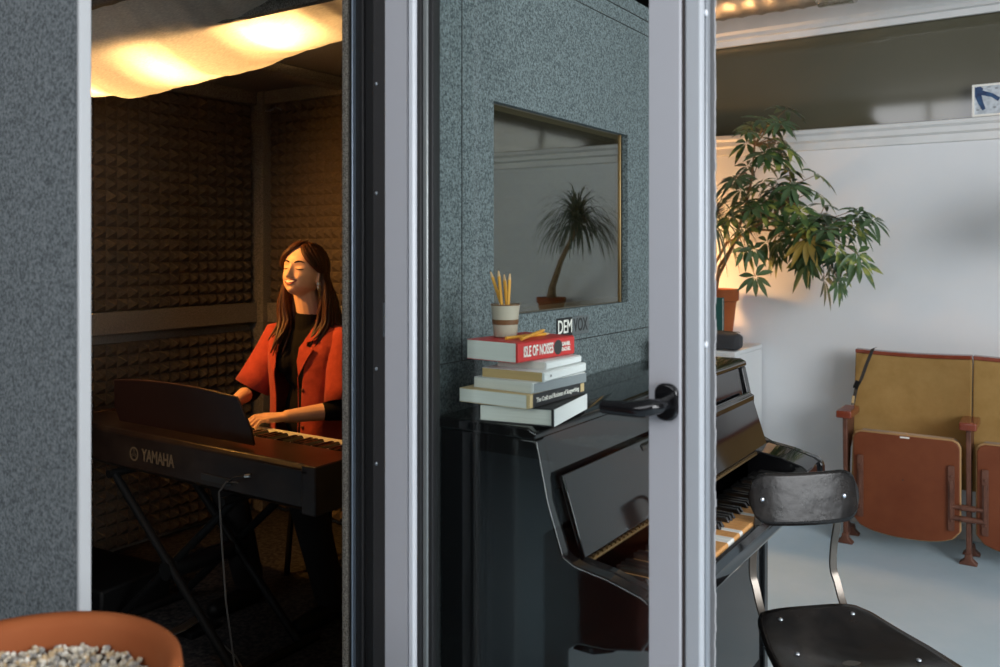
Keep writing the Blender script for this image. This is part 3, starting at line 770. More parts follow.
# ================================================================== THEATRE SEATS
def seat(xc, label):
    t = thing('theatre_seat', label, 'theatre seat', (xc, 4.40, 0), 0, 'row of theatre seats by the white wall')
    W = .245
    # back: slightly curved padded velvet, leaning
    b = MB(); nx, nz = 14, 10
    def bp(u, v, off):
        x = (u * 2 - 1) * (W + .0105); z = .30 + .583 * v
        y = .056 + .094 * v + .030 * (1 - (2 * u - 1) ** 2) * 1 + off
        z += (.010 * (2 * u - 1) ** 2) * v
        return (x, y, z)
    vs = [bp(i / nx, j / nz, 0) for i in range(nx + 1) for j in range(nz + 1)] + [bp(i / nx, j / nz, .035) for i in range(nx + 1) for j in range(nz + 1)]
    N = (nx + 1) * (nz + 1); fs = []
    for i in range(nx):
        for j in range(nz):
            a = i * (nz + 1) + j; fs.append((a, a + 1, a + nz + 2, a + nz + 1)); fs.append((N + a, N + a + nz + 1, N + a + nz + 2, N + a + 1))
    for i in range(nx):
        for j in (0, nz): a = i * (nz + 1) + j; a2 = a + nz + 1; fs.append((a, a2, N + a2, N + a))
    for j in range(nz):
        for i in (0, nx): a = i * (nz + 1) + j; fs.append((a, a + 1, N + a + 1, N + a))
    bk = MB().add(vs, fs).build('backrest', M_velvet, t, bevel=.006)
    b = MB(); pts = []
    for i in range(nx + 1):
        x, y, z = bp(i / nx, 1, .0165); pts.append((x, y, z + .006))
    vs = []; fs = []
    for i, (x, y, z) in enumerate(pts):
        vs += [(x, y - .024, z - .008), (x, y - .024, z + .010), (x, y + .024, z + .012), (x, y + .024, z - .008)]
    for i in range(nx):
        for k in range(4): fs.append((i * 4 + k, i * 4 + (k + 1) % 4, (i + 1) * 4 + (k + 1) % 4, (i + 1) * 4 + k))
    fs += [(0, 1, 2, 3), tuple(nx * 4 + k for k in (3, 2, 1, 0))]
    MB().add(vs, fs).build('top_rail', M_mahog, t, bevel=.004)
    # folded seat: board with rounded lower edge
    hw = .229
    def outline(inset):
        p = []
        w = hw - inset; zt = .548 - inset; zb = .140
        p.append((-w + .03, zt)); p.append((-w + .010, zt - .010)); p.append((-w, zt - .03))
        p.append((-w, zb + .03))
        for k in range(15):
            a = -1 + 2 * k / 14; p.append((a * w, zb - (.072 - inset) * math.sqrt(max(0, 1 - (abs(a)) ** 2.3)) + inset * .0 + (.0 if abs(a) < 1 else .0)))
        p.append((w, zb + .03)); p.append((w, zt - .03)); p.append((w - .010, zt - .010)); p.append((w - .03, zt))
        return p[::-1]
    sb = MB().prism(outline(.006), -.062, -.05, 'y').build('seat_board', M_seatboard, t, bevel=.003)
    MB().prism(outline(0), -.052, -.038, 'y').build('piping', M_piping, t, bevel=.004)
    MB().prism(outline(.006), -.040, .045, 'y').build('seat_cushion', M_velvet, t, bevel=.015, seg=3)
    for s in (-1, 1):
        b = MB()
        x = s * (hw - .038); b.prism(rrect(.026, .29, .006, 3, 0, 0), -.074, -.062, 'y', Matrix.Translation((x, 0, .29)))
        for z in (.19, .25, .30, .39): b.ell((x, -.075, z), (.006, .004, .006), n=8, m=6)
        b.box(x - .006, x + .006, -.080, -.070, .20, .37)
        b.build('hinge_bracket', M_iron, sb, bevel=.002)
    MB().box(-.02, .02, -.0625, -.0615, .533, .540).build('number_tag', M_inkw, sb)
    MB().ell((-.008, -.0625, .34), (.003, .002, .003), n=8, m=6).build('screw_hole', M_inkd, sb)
    for s in (-1, 1):
        b = MB()
        b.tube([(s * (hw - .04), -.07, .255), (s * .253, -.07, .255)], .009, 10).tube([(s * (hw - .04), -.068, .205), (s * .253, -.068, .205)], .011, 10)
        b.build('pivot', M_iron, t, smooth=True)
    return t
def armstand(x, label):
    t = thing('seat_arm_stand', label, 'seat arm', (x, 4.40, 0), 0, 'iron arm stands between the theatre seats')
    M_ = M_iron
    ar = MB(); ar.prism([(-.035, .0), (-.035, .035), (.035, .035), (.035, 0)], -.085, .11, 'y', Matrix.Translation((0, 0, .60)))
    ar.build('armrest', M_mahog, t, bevel=.007, seg=3)
    b = MB()
    b.prism([(-.055, .60), (.09, .60), (.13, .56), (.10, .50), (.035, .44), (.02, .38), (.018, .08), (.03, .03), (-.055, .03), (-.045, .08), (-.040, .28), (-.052, .45)], -.010, .010, 'x')
    b.build('standard', M_, t, bevel=.003)
    for yy in (-.045, .10):
        b = MB(); b.prism([(-.012, .05), (.012, .05), (.016, .025), (.036, .008), (.036, 0), (-.036, 0), (-.036, .008), (-.016, .025)], yy - .02, yy + .02, 'y'); b.build('foot', M_, t, bevel=.003)
    b = MB().prism([(.01, .06), (.03, .08), (.13, .03), (.10, .03)], -.008, .008, 'x'); b.build('rear_brace', M_, t, bevel=.002)
    b = MB()
    for z in (.255, .205): b.tube([(-.028, -.07, z), (.028, -.07, z)], [.014, .014], 12)
    b.tube([(0, -.07, .255), (0, -.04, .255)], .01, 8)
    b.build('pivot_bolt', M_, t, smooth=True)
    return t
S0 = -.645
seat(S0, 'left theatre seat of tan velvet, folded up, with a black strap over its corner')
seat(S0 + .515, 'right theatre seat of tan velvet, folded up, cut off by the picture edge')
armstand(S0 - .263, 'left end arm stand with brown wooden armrest beside the black chair')
armstand(S0 + .2575, 'arm stand with brown wooden armrest shared between the two theatre seats')
armstand(S0 + .515 + .262, 'right end arm stand beyond the second theatre seat')
# strap
b = MB(); prof = [(S0 - .165, 4.545, .920), (S0 - .17, 4.525, .918), (S0 - .175, 4.512, .90), (S0 - .195, 4.495, .84), (S0 - .215, 4.478, .77), (S0 - .235, 4.46, .725), (S0 - .240, 4.45, .69), (S0 - .246, 4.445, .65)]
vs = []; fs = []
for p_ in prof: vs += [(p_[0] - .009, p_[1], p_[2] - .004), (p_[0] + .009, p_[1], p_[2] + .004)]
for i in range(len(prof) - 1): fs.append((2 * i, 2 * i + 1, 2 * i + 3, 2 * i + 2))
t = thing('strap', 'black strap hanging over the top left corner of the left theatre seat', 'strap', (0, 0, 0))
MB().add(vs, fs).build('webbing', M_inkd, t, solid=.002)
MB().box(-.012, .012, -.004, .004, -.02, .02, Matrix.Translation((S0 - .232, 4.458, .745)) @ Matrix.Rotation(.35, 4, 'Y')).build('buckle', M_blackm, t, bevel=.002)
MB().box(-.006, .006, -.003, .003, -.035, .0, Matrix.Translation((S0 - .244, 4.446, .69)) @ Matrix.Rotation(.1, 4, 'Y')).build('strap_end', M_ctan, t)

# picture on the ledge
t = thing('small_picture', 'small white-framed picture with a dark blue figure on the high ledge', 'picture', (-.03, YB - .02, 2.036))
Mp = Matrix.Rotation(-.05, 4, 'X')
wp, hp = .30, .195
fr_ = MB()
for a0, a1, c0, c1 in ((-wp / 2, wp / 2, 0, .012), (-wp / 2, wp / 2, hp - .012, hp), (-wp / 2, -wp / 2 + .012, .012, hp - .012), (wp / 2 - .012, wp / 2, .012, hp - .012)): fr_.box(a0, a1, -.012, 0, c0, c1)
fr_.build('picture_frame', M_inkw, t)
MB().box(-wp / 2 + .01, wp / 2 - .01, -.006, -.002, .01, hp - .01).build('picture_sheet', mat('sheet', (.42, .46, .50), .6, noise=(40, (.58, .62, .66), 3, .4, .6)), t)
M_navy = mat('navy_paint', (.012, .03, .10), .6, noise=(30, (.03, .10, .22), 3, .4, .7))
fg = MB()
fg.prism([(-.135, .178), (-.105, .182), (-.09, .168), (-.095, .158), (-.04, .135), (.0, .105), (-.012, .085), (-.045, .112), (-.10, .13), (-.092, .09), (-.078, .045), (-.095, .035), (-.118, .08), (-.135, .125)], -.0075, -.006, 'y')
fg.build('painted_figure', M_navy, t)
fg = MB()
for (x, z) in ((-.06, .175), (-.02, .165), (-.1, .05), (.05, .12), (.09, .06), (-.03, .05), (-.12, .04)): fg.box(x - .008, x + .008, -.0072, -.006, z - .002, z + .002)
fg.build('painted_mark', M_inkd, t)
t.location = (-.285, YB - .022, 2.0365); t.scale = (.78, 1, .78)

# ponytail palm on a stand beside the seats (its reflection shows in the booth window)
t = thing('plant_stand', 'tall slim plant stand in the corner right of the theatre seats', 'plant stand', (.29, 4.58, 0))
MB().lathe([(0, .93), (.10, .93), (.10, .95), (0, .95)], 24).build('stand_top', M_mahog, t, smooth=True)
for k in range(3):
    a = 2 * PI * k / 3 + .3; MB().tube([(.08 * math.cos(a), .08 * math.sin(a), .93), (.06 * math.cos(a), .06 * math.sin(a), .5), (.09 * math.cos(a), .09 * math.sin(a), 0)], .009, 8).build('leg', M_iron, t, smooth=True)
ponytail('ponytail palm on the tall stand, mirrored in the booth window', (.29, 4.58, .951), .3, .3, [(0, 0, .14), (-.03, -.04, .22), (-.14, -.13, .38), (-.30, -.22, .58)], 230, .34, 8, ph=.16, potr=.09)

# ================================================================== TASK CHAIR
ch = thing('work_chair', 'black pressed metal work chair with curved backrest and riveted seat by the piano', 'chair', (-.434, 2.093, 0), math.radians(43.5))
# local: faces -Y. seat centre at origin
def seatsurf(u, v):
    # v 0 rear .. 1 front ; u -1..1
    hwid = .142 + .068 * math.sin(min(1, v * 1.15) * PI / 2) if v < .87 else .21
    if v > .72: hwid *= math.sqrt(max(.0, 1 - ((v - .72) / .30) ** 2.6))
    if v < .08: hwid *= .90 + 1.25 * v
    x = u * hwid; y = .165 - .37 * v + .018 * (u * u) * (1 if v < .5 else -1) * 0
    z = .497 - .034 * math.sin(v * PI) * (1 - .2 * u * u) * (1.3 - u * u) + .012 * math.cos(u * PI) * (v > .5) * (v - .5) * 2
    z += .016 * (1 - v) ** 3 - .040 * max(0, v - .78) ** 1.0 * 1.6 * (v > .78)
    z += -.010 * (abs(u) ** 4)
    return (x, y, z)
nu, nv = 24, 30; b = MB()
vs = [seatsurf(-1 + 2 * i / nu, j / nv) for i in range(nu + 1) for j in range(nv + 1)]
fs = [(i * (nv + 1) + j, (i + 1) * (nv + 1) + j, (i + 1) * (nv + 1) + j + 1, i * (nv + 1) + j + 1) for i in range(nu) for j in range(nv)]
st_ = MB().add(vs, fs).build('seat', M_chair, ch, smooth=True, solid=.009, angle=60)
b = MB()
for (u, v) in ((-.62, .1), (.62, .1), (-.62, .42), (.68, .62)):
    x, y, z = seatsurf(u, v); b.ell((x, y, z + .006), (.006, .006, .0035), n=12, m=6)
b.build('rivet', M_steel, st_, smooth=True)
# backrest: stadium outline curved
bz, bh, bw = .782, .124, .296
def backpt(a, c_):
    x = a; y = .205 - .040 * math.cos(a / .14 * 1.1) + .0; z = bz + c_
    y += .012 * (c_ / .06)
    return x, y, z
out = rrect(bw, bh, .050, 8)
b = MB(); nx = 24; nz = 12; vs = []; fs = []
for i in range(nx + 1):
    a = -bw / 2 + bw * i / nx; dx = max(0, abs(a) - (bw / 2 - .052)); hh = bh / 2 - .052 + math.sqrt(max(0, .052 ** 2 - dx ** 2))
    hh -= .004 * (1 - (a / (bw / 2)) ** 2) * 0
    for j in range(nz + 1):
        vs.append(backpt(a, -hh + 2 * hh * j / nz))
fs = [(i * (nz + 1) + j, (i + 1) * (nz + 1) + j, (i + 1) * (nz + 1) + j + 1, i * (nz + 1) + j + 1) for i in range(nx) for j in range(nz)]
bk = MB().add(vs, fs).build('backrest', M_chair, ch, smooth=True, solid=.009, angle=60)
b = MB()
for a in (-.118, .100):
    x, y, z = backpt(a, 0); b.ell((x, y - .0055, z), (.006, .0035, .006), n=12, m=6)
b.build('rivet', M_steel, bk, smooth=True)
def flatbar(pts, w, tk):
    b = MB(); vs = []
    pts = [V(*p_) for p_ in pts]
    for i, p_ in enumerate(pts):
        tn = (pts[min(i + 1, len(pts) - 1)] - pts[max(i - 1, 0)]).normalized(); sd = V(1, 0, 0); nr = tn.cross(sd).normalized()
        sd = nr.cross(tn).normalized()
        vs += [p_ + sd * w / 2 + nr * tk / 2, p_ - sd * w / 2 + nr * tk / 2, p_ - sd * w / 2 - nr * tk / 2, p_ + sd * w / 2 - nr * tk / 2]
    fs = [(i * 4 + k, i * 4 + (k + 1) % 4, (i + 1) * 4 + (k + 1) % 4, (i + 1) * 4 + k) for i in range(len(pts) - 1) for k in range(4)]
    fs += [(3, 2, 1, 0), tuple((len(pts) - 1) * 4 + k for k in range(4))]
    return b.add(vs, fs)
for s in (-1, 1):
    x1_ = -.122 if s < 0 else .098
    x2_ = s * .112
    yb_ = .19
    pts = [(x1_, .193, .80), (x1_, .190, .74), (x1_ * 1.0, .200, .70), ((x1_ + x2_) / 2, .226, .64), ((x1_ * .4 + x2_ * .6), .232, .58), (x2_, .222, .545), (x2_, .196, .502), (x2_, .16, .478), (x2_ * .9, .08, .462), (x2_ * .7, 0, .458)]
    sm = []
    for i in range(len(pts) - 1):
        for q in range(4):
            u = q / 4; p0 = V(*pts[max(i - 1, 0)]); p1 = V(*pts[i]); p2 = V(*pts[i + 1]); p3 = V(*pts[min(i + 2, len(pts) - 1)])
            sm.append(.5 * ((2 * p1) + (-p0 + p2) * u + (2 * p0 - 5 * p1 + 4 * p2 - p3) * u * u + (-p0 + 3 * p1 - 3 * p2 + p3) * u ** 3))
    sm.append(V(*pts[-1]))
    flatbar(sm, .020, .006).build('back_support', M_gun, ch, bevel=.0015)
MB().lathe([(0, .460), (.06, .460), (.06, .448), (.022, .43), (.020, .22), (.03, .21), (.03, .17), (0, .17)], 24).build('pedestal', M_gun, ch, smooth=True)
for k in range(4):
    a = PI / 4 + k * PI / 2
    MB().tube([(.02 * math.cos(a), .02 * math.sin(a), .22), (.12 * math.cos(a), .12 * math.sin(a), .14), (.20 * math.cos(a), .20 * math.sin(a), .012)], [.013, .012, .012], 10).build('leg', M_gun, ch, smooth=True)

# ================================================================== STAGE KEYBOARD IN THE BOOTH
KX0, KX1, KY0, KY1 = -3.14, -1.79, 1.74, 2.115
K = thing('stage_keyboard', 'dark digital keyboard on a folding stand inside the booth, seen from behind', 'keyboard', (KX0, KY0, 0))
KL, KD = KX1 - KX0, KY1 - KY0
M_kb = mat('keyboard_dark', (.014, .007, .005), .36, spec=.35, coat=.1, noise=(12, (.035, .02, .013), 5, .3, .7))
kbp = [(0, .665), (0, .772), (.012, .786), (.20, .782), (.215, .742), (.355, .742), (.365, .725), (.365, .665), (.33, .645), (.03, .645)]
MB().prism(kbp, .0, KL, 'x').build('body', M_kb, K, bevel=.004)
endp = [(-.003, .645), (-.003, .787), (.20, .787), (.36, .775), (.372, .75), (.372, .65)]
for x0_ in (-.012, KL - .045): MB().prism(endp, x0_, x0_ + .057, 'x').build('end_block', M_kb, K, bevel=.005)
kx0, kx1 = .05, KL - .05; nw2 = 52; kp2 = (kx1 - kx0) / nw2
for i in range(nw2):
    x = kx0 + i * kp2
    MB().box(x + .0005, x + kp2 - .0005, .215, .362, .742, .768).build('white_key', M_ivory, K, bevel=.001)
for i in range(nw2 - 1):
    if names[(-i - 2) % 7] in 'ACDFG':
        x = kx0 + (i + 1) * kp2
        MB().prism([(.213, .768), (.213, .780), (.30, .779), (.306, .768)], x - .0055, x + .0055, 'x').build('black_key', M_ebony, K, bevel=.001)
# music rest: curved-top board leaning
arc = []
hx0, hx1 = .30, 1.02
for k in range(21):
    u = k / 20; xx = hx0 + (hx1 - hx0) * u
    zz = .795 + .172 * (1 - .12 * (2 * u - 1) ** 2 * 1 - (.18 if False else 0)) - (.10 * max(0, (abs(2 * u - 1) - .93)) / .07)
    arc.append((xx, zz))
arc = [(hx0 + .012, .792)] + arc + [(hx1 - .0, .792)]
Mr = Matrix.Translation((0, .075, .79)) @ Matrix.Rotation(math.radians(14), 4, 'X') @ Matrix.Translation((0, 0, -.79))
MB().prism(arc, -.004, .004, 'y', Mr).build('music_rest', mat('rest_brown', (.035, .012, .007), .35, spec=.5), K, bevel=.002)
lg = text('lettering', 'YAMAHA', .056, M_gold, K, Tm((.636, -.0012, .714), (1, 0, 0), (0, 0, 1)), ext=.0006, off=.0012, sx=.74)
lg.name = 'lettering'
rg = MB()
nn = 32
cxk, czk = .507, .714
vs = []; fs = []
for k in range(nn):
    w = 2 * PI * k / nn
    for r_ in (.018, .024): vs.append((cxk + r_ * math.cos(w), -.0016, czk + r_ * math.sin(w)))
for k in range(nn): a = 2 * k; c2 = (2 * k + 2) % (2 * nn); fs.append((a, a + 1, c2 + 1, c2))
rg.add(vs, fs)
for k in range(3):
    w = PI / 2 + k * 2 * PI / 3
    for dx_ in (-.003, .003):
        e = V(math.cos(w), 0, math.sin(w)); n_ = V(-math.sin(w), 0, math.cos(w)); c0 = V(cxk, -.0017, czk) + n_ * dx_
        rg.add([c0 + n_ * .001, c0 - n_ * .001, c0 + e * .0175 - n_ * .001, c0 + e * .0175 + n_ * .001], [(0, 1, 2, 3)])
rg.build('tuning_fork_emblem', M_gold, K)
# chrome cap at the rear corner + socket strip
MB().box(KL - .20, KL - .02, -.003, .001, .764, .770).build('edge_trim', M_kb, K)
MB().box(.86, 1.0, -.003, 0, .68, .70).build('socket_strip', M_inkd, K)
# stand
t = thing('keyboard_stand', 'black X-shaped folding stand under the keyboard', 'keyboard stand', (-2.47, 1.90, FZ))
for yy in (-.13, .13):
    for s in (-1, 1):
        y2 = yy + s * .015
        MB().tube([(-.34 * s, y2, .012), (.30 * s, y2, .545)], .014, 10).build('cross_leg', M_blackm, t, smooth=True)
for x_, z_ in ((-.34, .012), (.34, .012)): MB().tube([(x_, -.19, z_ + .004), (x_, .19, z_ + .004)], .015, 10).build('floor_bar', M_blackm, t, smooth=True)
for x_ in (-.30, .30): MB().tube([(x_, -.17, .548), (x_, .17, .548)], .014, 10).build('support_bar', M_blackm, t, smooth=True)
MB().tube([(0, -.16, .27), (0, .16, .27)], .03, 12).build('pivot', M_blackm, t, smooth=True)
# bench
t = thing('keyboard_bench', 'dark padded bench the woman sits on', 'bench', (-2.44, 2.56, FZ))
MB().prism(rrect(.50, .28, .03), .37, .43, 'z').build('seat_pad', M_blackm, t, bevel=.015, seg=3)
for sx_ in (-1, 1):
    for s2 in (-1, 1): MB().tube([(sx_ * .2, s2 * .10, .37), (sx_ * .22, s2 * .12, 0)], .012, 8).build('leg', M_blackm, t, smooth=True)
# pedal + cable
t = thing('sustain_pedal', 'black sustain pedal with silver plate on the booth floor', 'pedal', (-2.52, 1.88, FZ))
MB().box(-.04, .04, -.03, .09, 0, .022).build('base', M_blackm, t, bevel=.004)
MB().prism([(-.11, .035), (-.04, .032), (.03, .045), (.03, .051), (-.04, .038), (-.11, .041)], -.022, .022, 'x').build('plate', M_steel, t, bevel=.002)
b = MB(); b.tube([(-2.09, 1.725, .70), (-2.10, 1.69, .71), (-2.115, 1.675, .68), (-2.11, 1.68, .55), (-2.115, 1.70, .35), (-2.10, 1.72, .15), (-2.12, 1.78, .087), (-2.25, 1.85, .087), (-2.42, 1.90, .087)], .003, 6)
o = b.build('cable', mat('cable_grey', (.10, .09, .08), .4), smooth=True); tag(o, 'thin black cable hanging from the back of the keyboard to the floor', 'cable')
t = thing('power_cable', 'loose plug leads looped into the rear sockets of the keyboard', 'cable', (0, 0, 0))
MB().tube([(-2.115, 1.738, .695), (-2.11, 1.70, .70), (-2.07, 1.69, .725), (-2.03, 1.70, .735)], .0028, 6).build('lead', M_rubber, t, smooth=True)
MB().tube([(-2.03, 1.70, .735), (-2.012, 1.705, .738)], .005, 8).build('plug', M_steel, t, smooth=True)
# equipment case on the floor, left
t = thing('equipment_case', 'low black equipment case lying on the booth floor at left', 'case', (-3.05, 1.86, FZ), .1)
MB().box(-.22, .22, -.15, .15, 0, .13).build('case_body', M_blackm, t, bevel=.01)
MB().tube([(-.06, -.155, .09), (-.05, -.175, .09), (.05, -.175, .09), (.06, -.155, .09)], .005, 8).build('handle', M_rubber, t, smooth=True)
for x_ in (-.14, .14): MB().box(x_ - .015, x_ + .015, -.156, -.15, .06, .10).build('latch', M_steel, t, bevel=.001)

# ================================================================== WOMAN
WX, WY = -2.505, 2.43
Wm = thing('person', 'smiling woman with long auburn hair in an open red jacket playing the booth keyboard', 'person', (WX, WY, FZ))
def L3(x, y, z): return V(x - WX, y - WY, z - FZ)
HC = L3(-2.488, 2.362, 1.312)
Rh = Matrix.Translation(HC) @ Matrix.Rotation(math.radians(11), 4, 'Z') @ Matrix.Rotation(math.radians(2), 4, 'Y') @ Matrix.Rotation(math.radians(-11), 4, 'X') @ Matrix.Scale(.96, 4)
R3 = Rh.to_3x3()
def H(x, y, z): return Rh @ V(x, y, z)
B = MB()
def he(c, r, rot=None):
    M_ = R3 @ rot if rot else R3
    B.ell(Rh @ V(*c), r, M_, 20, 14)
def hc(a, c_, ra, rb): B.capsule(Rh @ V(*a), Rh @ V(*c_), ra, rb, 12)
HT = [(.117, .004, .004, .018), (.112, .030, .030, .048), (.100, .050, .054, .074), (.082, .063, .071, .091), (.055, .0705, .082, .103), (.030, .073, .0865, .106), (.010, .0725, .0860, .104),
      (-.010, .0705, .0850, .097), (-.030, .0675, .0850, .084), (-.050, .0625, .0840, .066), (-.068, .0560, .0815, .045), (-.084, .0470, .0780, .022), (-.098, .0360, .0720, .002), (-.109, .0220, .0620, -.018), (-.114, .004, .048, -.034)]
HT = [(z if z > -.05 else -.05 + (z + .05) * .70, w, f_ + (.004 if z < -.07 else 0), b2) if z > -.05 else (-.05 + (z + .05) * .70, w * (.97 if z > -.07 else .88), f_ + .003, b2) for z, w, f_, b2 in HT]
def hrow(z):
    for r0_, r1_ in zip(HT, HT[1:]):
        if z >= r1_[0]: break
    u = min(1, max(0, (r0_[0] - z) / (r0_[0] - r1_[0])))
    return [r0_[i] + (r1_[i] - r0_[i]) * u for i in (1, 2, 3)]
def G(x, z, cx, cz, sx_, sz_): return math.exp(-((abs(x) - cx) / sx_) ** 2 - ((z - cz) / sz_) ** 2)
def feat(x, z):
    d_ = 0
    # nose ridge growing to the tip, cut off below
    if z > -.028: hgt = .0060 + .0220 * min(1, max(0, (.022 - z) / .048)) ** 1.1; hgt *= min(1, max(0, (.040 - z) / .02))
    else: hgt = .028 * math.exp(-((z + .028) / .0062) ** 2)
    wx = .0070 + .0045 * min(1, max(0, (.02 - z) / .045))
    d_ += hgt * math.exp(-(x / wx) ** 2)
    d_ += .0085 * G(x, z, .0125, -.029, .0052, .0065)
    d_ -= .0085 * G(x, z, .028, .013, .015, .0105)
    d_ += .0065 * G(x, z, .030, .009, .0120, .0080)
    d_ += .0035 * G(x, z, .025, .030, .019, .0070)
    d_ += .0070 * G(x, z, .037, -.026, .015, .014)
    d_ -= .0030 * G(x, z, .027, -.044, .005, .010)
    d_ += .0035 * math.exp(-(x / .026) ** 2 - ((z + .051) / .013) ** 2)
    d_ -= .0040 * math.exp(-(x / .020) ** 2 - ((z + .0675) / .004) ** 2)
    d_ += .0050 * math.exp(-(x / .015) ** 2 - ((z + .081) / .009) ** 2)
    return d_
def fy(x, z):
    w_, f_, b2 = hrow(z); q = min(.999, abs(x) / w_)
    return .010 - (f_ * (1 - q ** 2.2) ** (1 / 2.2)) - feat(x, z)
def FS(x, z, o=0): return H(x, fy(x, z) - o, z)
nz_, na_ = 90, 96; vs = []; fs = []
for i in range(nz_ + 1):
    z = .1169 + (HT[-1][0] + .0001 - .1169) * (i / nz_); w_, f_, b2 = hrow(z)
    for k in range(na_):
        th = 2 * PI * k / na_; cx_, sn = math.cos(th), math.sin(th)
        if sn < 0:
            x = w_ * math.copysign(abs(cx_) ** .93, cx_); y = .010 + f_ * sn * abs(sn) ** -.07 - feat(x, z) * min(1, -sn * 1.6)
            y = y if abs(cx_) > .97 else fy(x, z)
        else: x = w_ * math.copysign(abs(cx_) ** .95, cx_); y = .010 + b2 * sn
        vs.append(H(x, y, z))
fs = [(i * na_ + k, i * na_ + (k + 1) % na_, (i + 1) * na_ + (k + 1) % na_, (i + 1) * na_ + k) for i in range(nz_) for k in range(na_)]
fs += [tuple(range(na_))[::-1], tuple(range(nz_ * na_, nz_ * na_ + na_))]
B.add(vs, fs)
for s in (-1, 1):
    he((s * .0745, .016, -.006), (.0055, .017, .030), Matrix.Rotation(s * .38, 3, 'Z'))
    he((s * .0745, .010, -.032), (.0055, .008, .009))
# neck
B.capsule(H(0, .030, -.055), L3(-2.503, 2.43, 1.105), .047, .052, 16)
# torso
sh = 1.062
B.ell(L3(-2.505, 2.435, .98), (.145, .092, .16)); B.ell(L3(-2.505, 2.44, .76), (.125, .085, .16)); B.ell(L3(-2.505, 2.47, .60), (.165, .12, .11))
RS, LS = (-2.675, 2.425, 1.052), (-2.335, 2.435, 1.048)
B.capsule(L3(*RS), L3(*LS), .048, .048)
RE, LE = (-2.745, 2.325, .835), (-2.262, 2.355, .808)
RW, LW = (-2.640, 2.165, .825), (-2.368, 2.175, .798)
for S_, E_, W_ in ((RS, RE, RW), (LS, LE, LW)):
    B.capsule(L3(*S_), L3(*E_), .045, .034); B.capsule(L3(*E_), L3(*W_), .036, .0235)
# legs
KR, KLn = (-2.60, 2.09, .56), (-2.20, 2.10, .565)
B.capsule(L3(-2.59, 2.47, .60), L3(*KR), .080, .055); B.capsule(L3(-2.42, 2.47, .60), L3(*KLn), .080, .055)
FR, FL = (-2.56, 2.16, .15), (-2.20, 2.22, .15)
for K_, F_ in ((KR, FR), (KLn, FL)):
    B.capsule(L3(*K_), L3(*F_), .052, .036); B.capsule(L3(F_[0], F_[1] + .02, .115), L3(F_[0], F_[1] - .14, .105), .032, .022)
# hands
def hand(W_, fwd, side, curl, spread=1.0, thumb_side=1):
    """fwd: direction of hand, side: across palm to the thumb"""
    fwd = V(*fwd).normalized(); side = V(*side); side = (side - fwd * side.dot(fwd)).normalized(); up = V(0, 0, 1); up = (up - fwd * up.dot(fwd) - side * up.dot(side)).normalized()
    w = L3(*W_)
    def q(a, b_, c_): return w + fwd * a + side * b_ + up * c_
    # palm: four metacarpal capsules
    for k, bo in enumerate((.026, .009, -.009, -.025)):
        B.capsule(q(.012, bo * .55, 0), q(.078, bo, .006), .0135, .0115, 10)
    ln = (.066, .074, .070, .056)
    for k, bo in enumerate((.026, .009, -.009, -.025)):
        sp_ = bo * .35 * spread; l_ = ln[k]; cu = curl[k]
        p0 = (.080, bo, .007); p1 = (.080 + l_ * .46, bo + sp_ * .5, .010 - cu * .3); p2 = (.080 + l_ * .76, bo + sp_ * .8, .001 - cu * .9); p3 = (.080 + l_ * .92, bo + sp_, -.014 - cu * 1.2)
        r_ = .0088 if k < 3 else .0076
        B.capsule(q(*p0), q(*p1), r_, r_ * .92, 10); B.capsule(q(*p1), q(*p2), r_ * .92, r_ * .85, 10); B.capsule(q(*p2), q(*p3), r_ * .85, r_ * .74, 10)
    t0, t1, t2, t3 = (.018, .018, -.004), (.046, .044, -.008), (.072, .053, -.012), (.092, .051, -.018)
    B.capsule(q(*t0), q(*t1), .0135, .0105, 10); B.capsule(q(*t1), q(*t2), .0102, .0092, 10); B.capsule(q(*t2), q(*t3), .0092, .0076, 10)
hand(LW, (-.42, -.90, -.05), (-1, 0, .12), (.010, .012, .012, .008))
hand(RW, (.30, -.95, -.10), (1, 0, .1), (.012, .014, .014, .012))
body = B.build('body', M_skin, Wm, remesh=.0026, smth=2)
# mouth, eyes, brows
def curve(n, fx): return [fx(-1 + 2 * k / n) for k in range(n + 1)]
MB().tube(curve(12, lambda a: FS(a * .0295, -.0425 + .0035 * a * a - .0012 * math.exp(-(a / .15) ** 2), -.0002)), [.0012, .0020, .0026, .0029, .0031, .0031, .0028, .0031, .0031, .0029, .0026, .0020, .0012], 8)\
    .tube(curve(12, lambda a: FS(a * .0288, -.0585 + .0180 * a * a, -.0002)), [.0010, .0018, .0024, .0029, .0033, .0036, .0037, .0036, .0033, .0029, .0024, .0018, .0010], 8).build('lips', M_lip, body, smooth=True)
vs = []
for k in range(15):
    a = -1 + 2 * k / 14
    vs.append(FS(a * .0272, -.0438 + .0040 * a * a, .0006)); vs.append(FS(a * .0262, -.0530 + .0128 * a * a, .0004))
MB().add(vs, [(2 * k, 2 * k + 1, 2 * k + 3, 2 * k + 2) for k in range(14)]).build('teeth', M_teeth, body, smooth=True, solid=.002, angle=180)
for s in (-1, 1):
    MB().tube([FS(s * (.0120 + .036 * u), .0285 + .0085 * math.sin(u * 2.4) - .003 * u, .0004) for u in (0, .15, .3, .45, .6, .75, .9, 1)], [.0022, .0031, .0034, .0033, .0029, .0023, .0016, .0008], 8).build('eyebrow', M_hair, body, smooth=True)
    MB().tube([FS(s * (.0160 + .030 * u), .0060 - .0035 * math.sin(u * PI), .0003) for u in (0, .15, .3, .45, .6, .75, .9, 1)], [.0008, .0016, .0021, .0024, .0024, .0023, .0019, .0010], 6).build('eyelashes', M_hair, body, smooth=True)
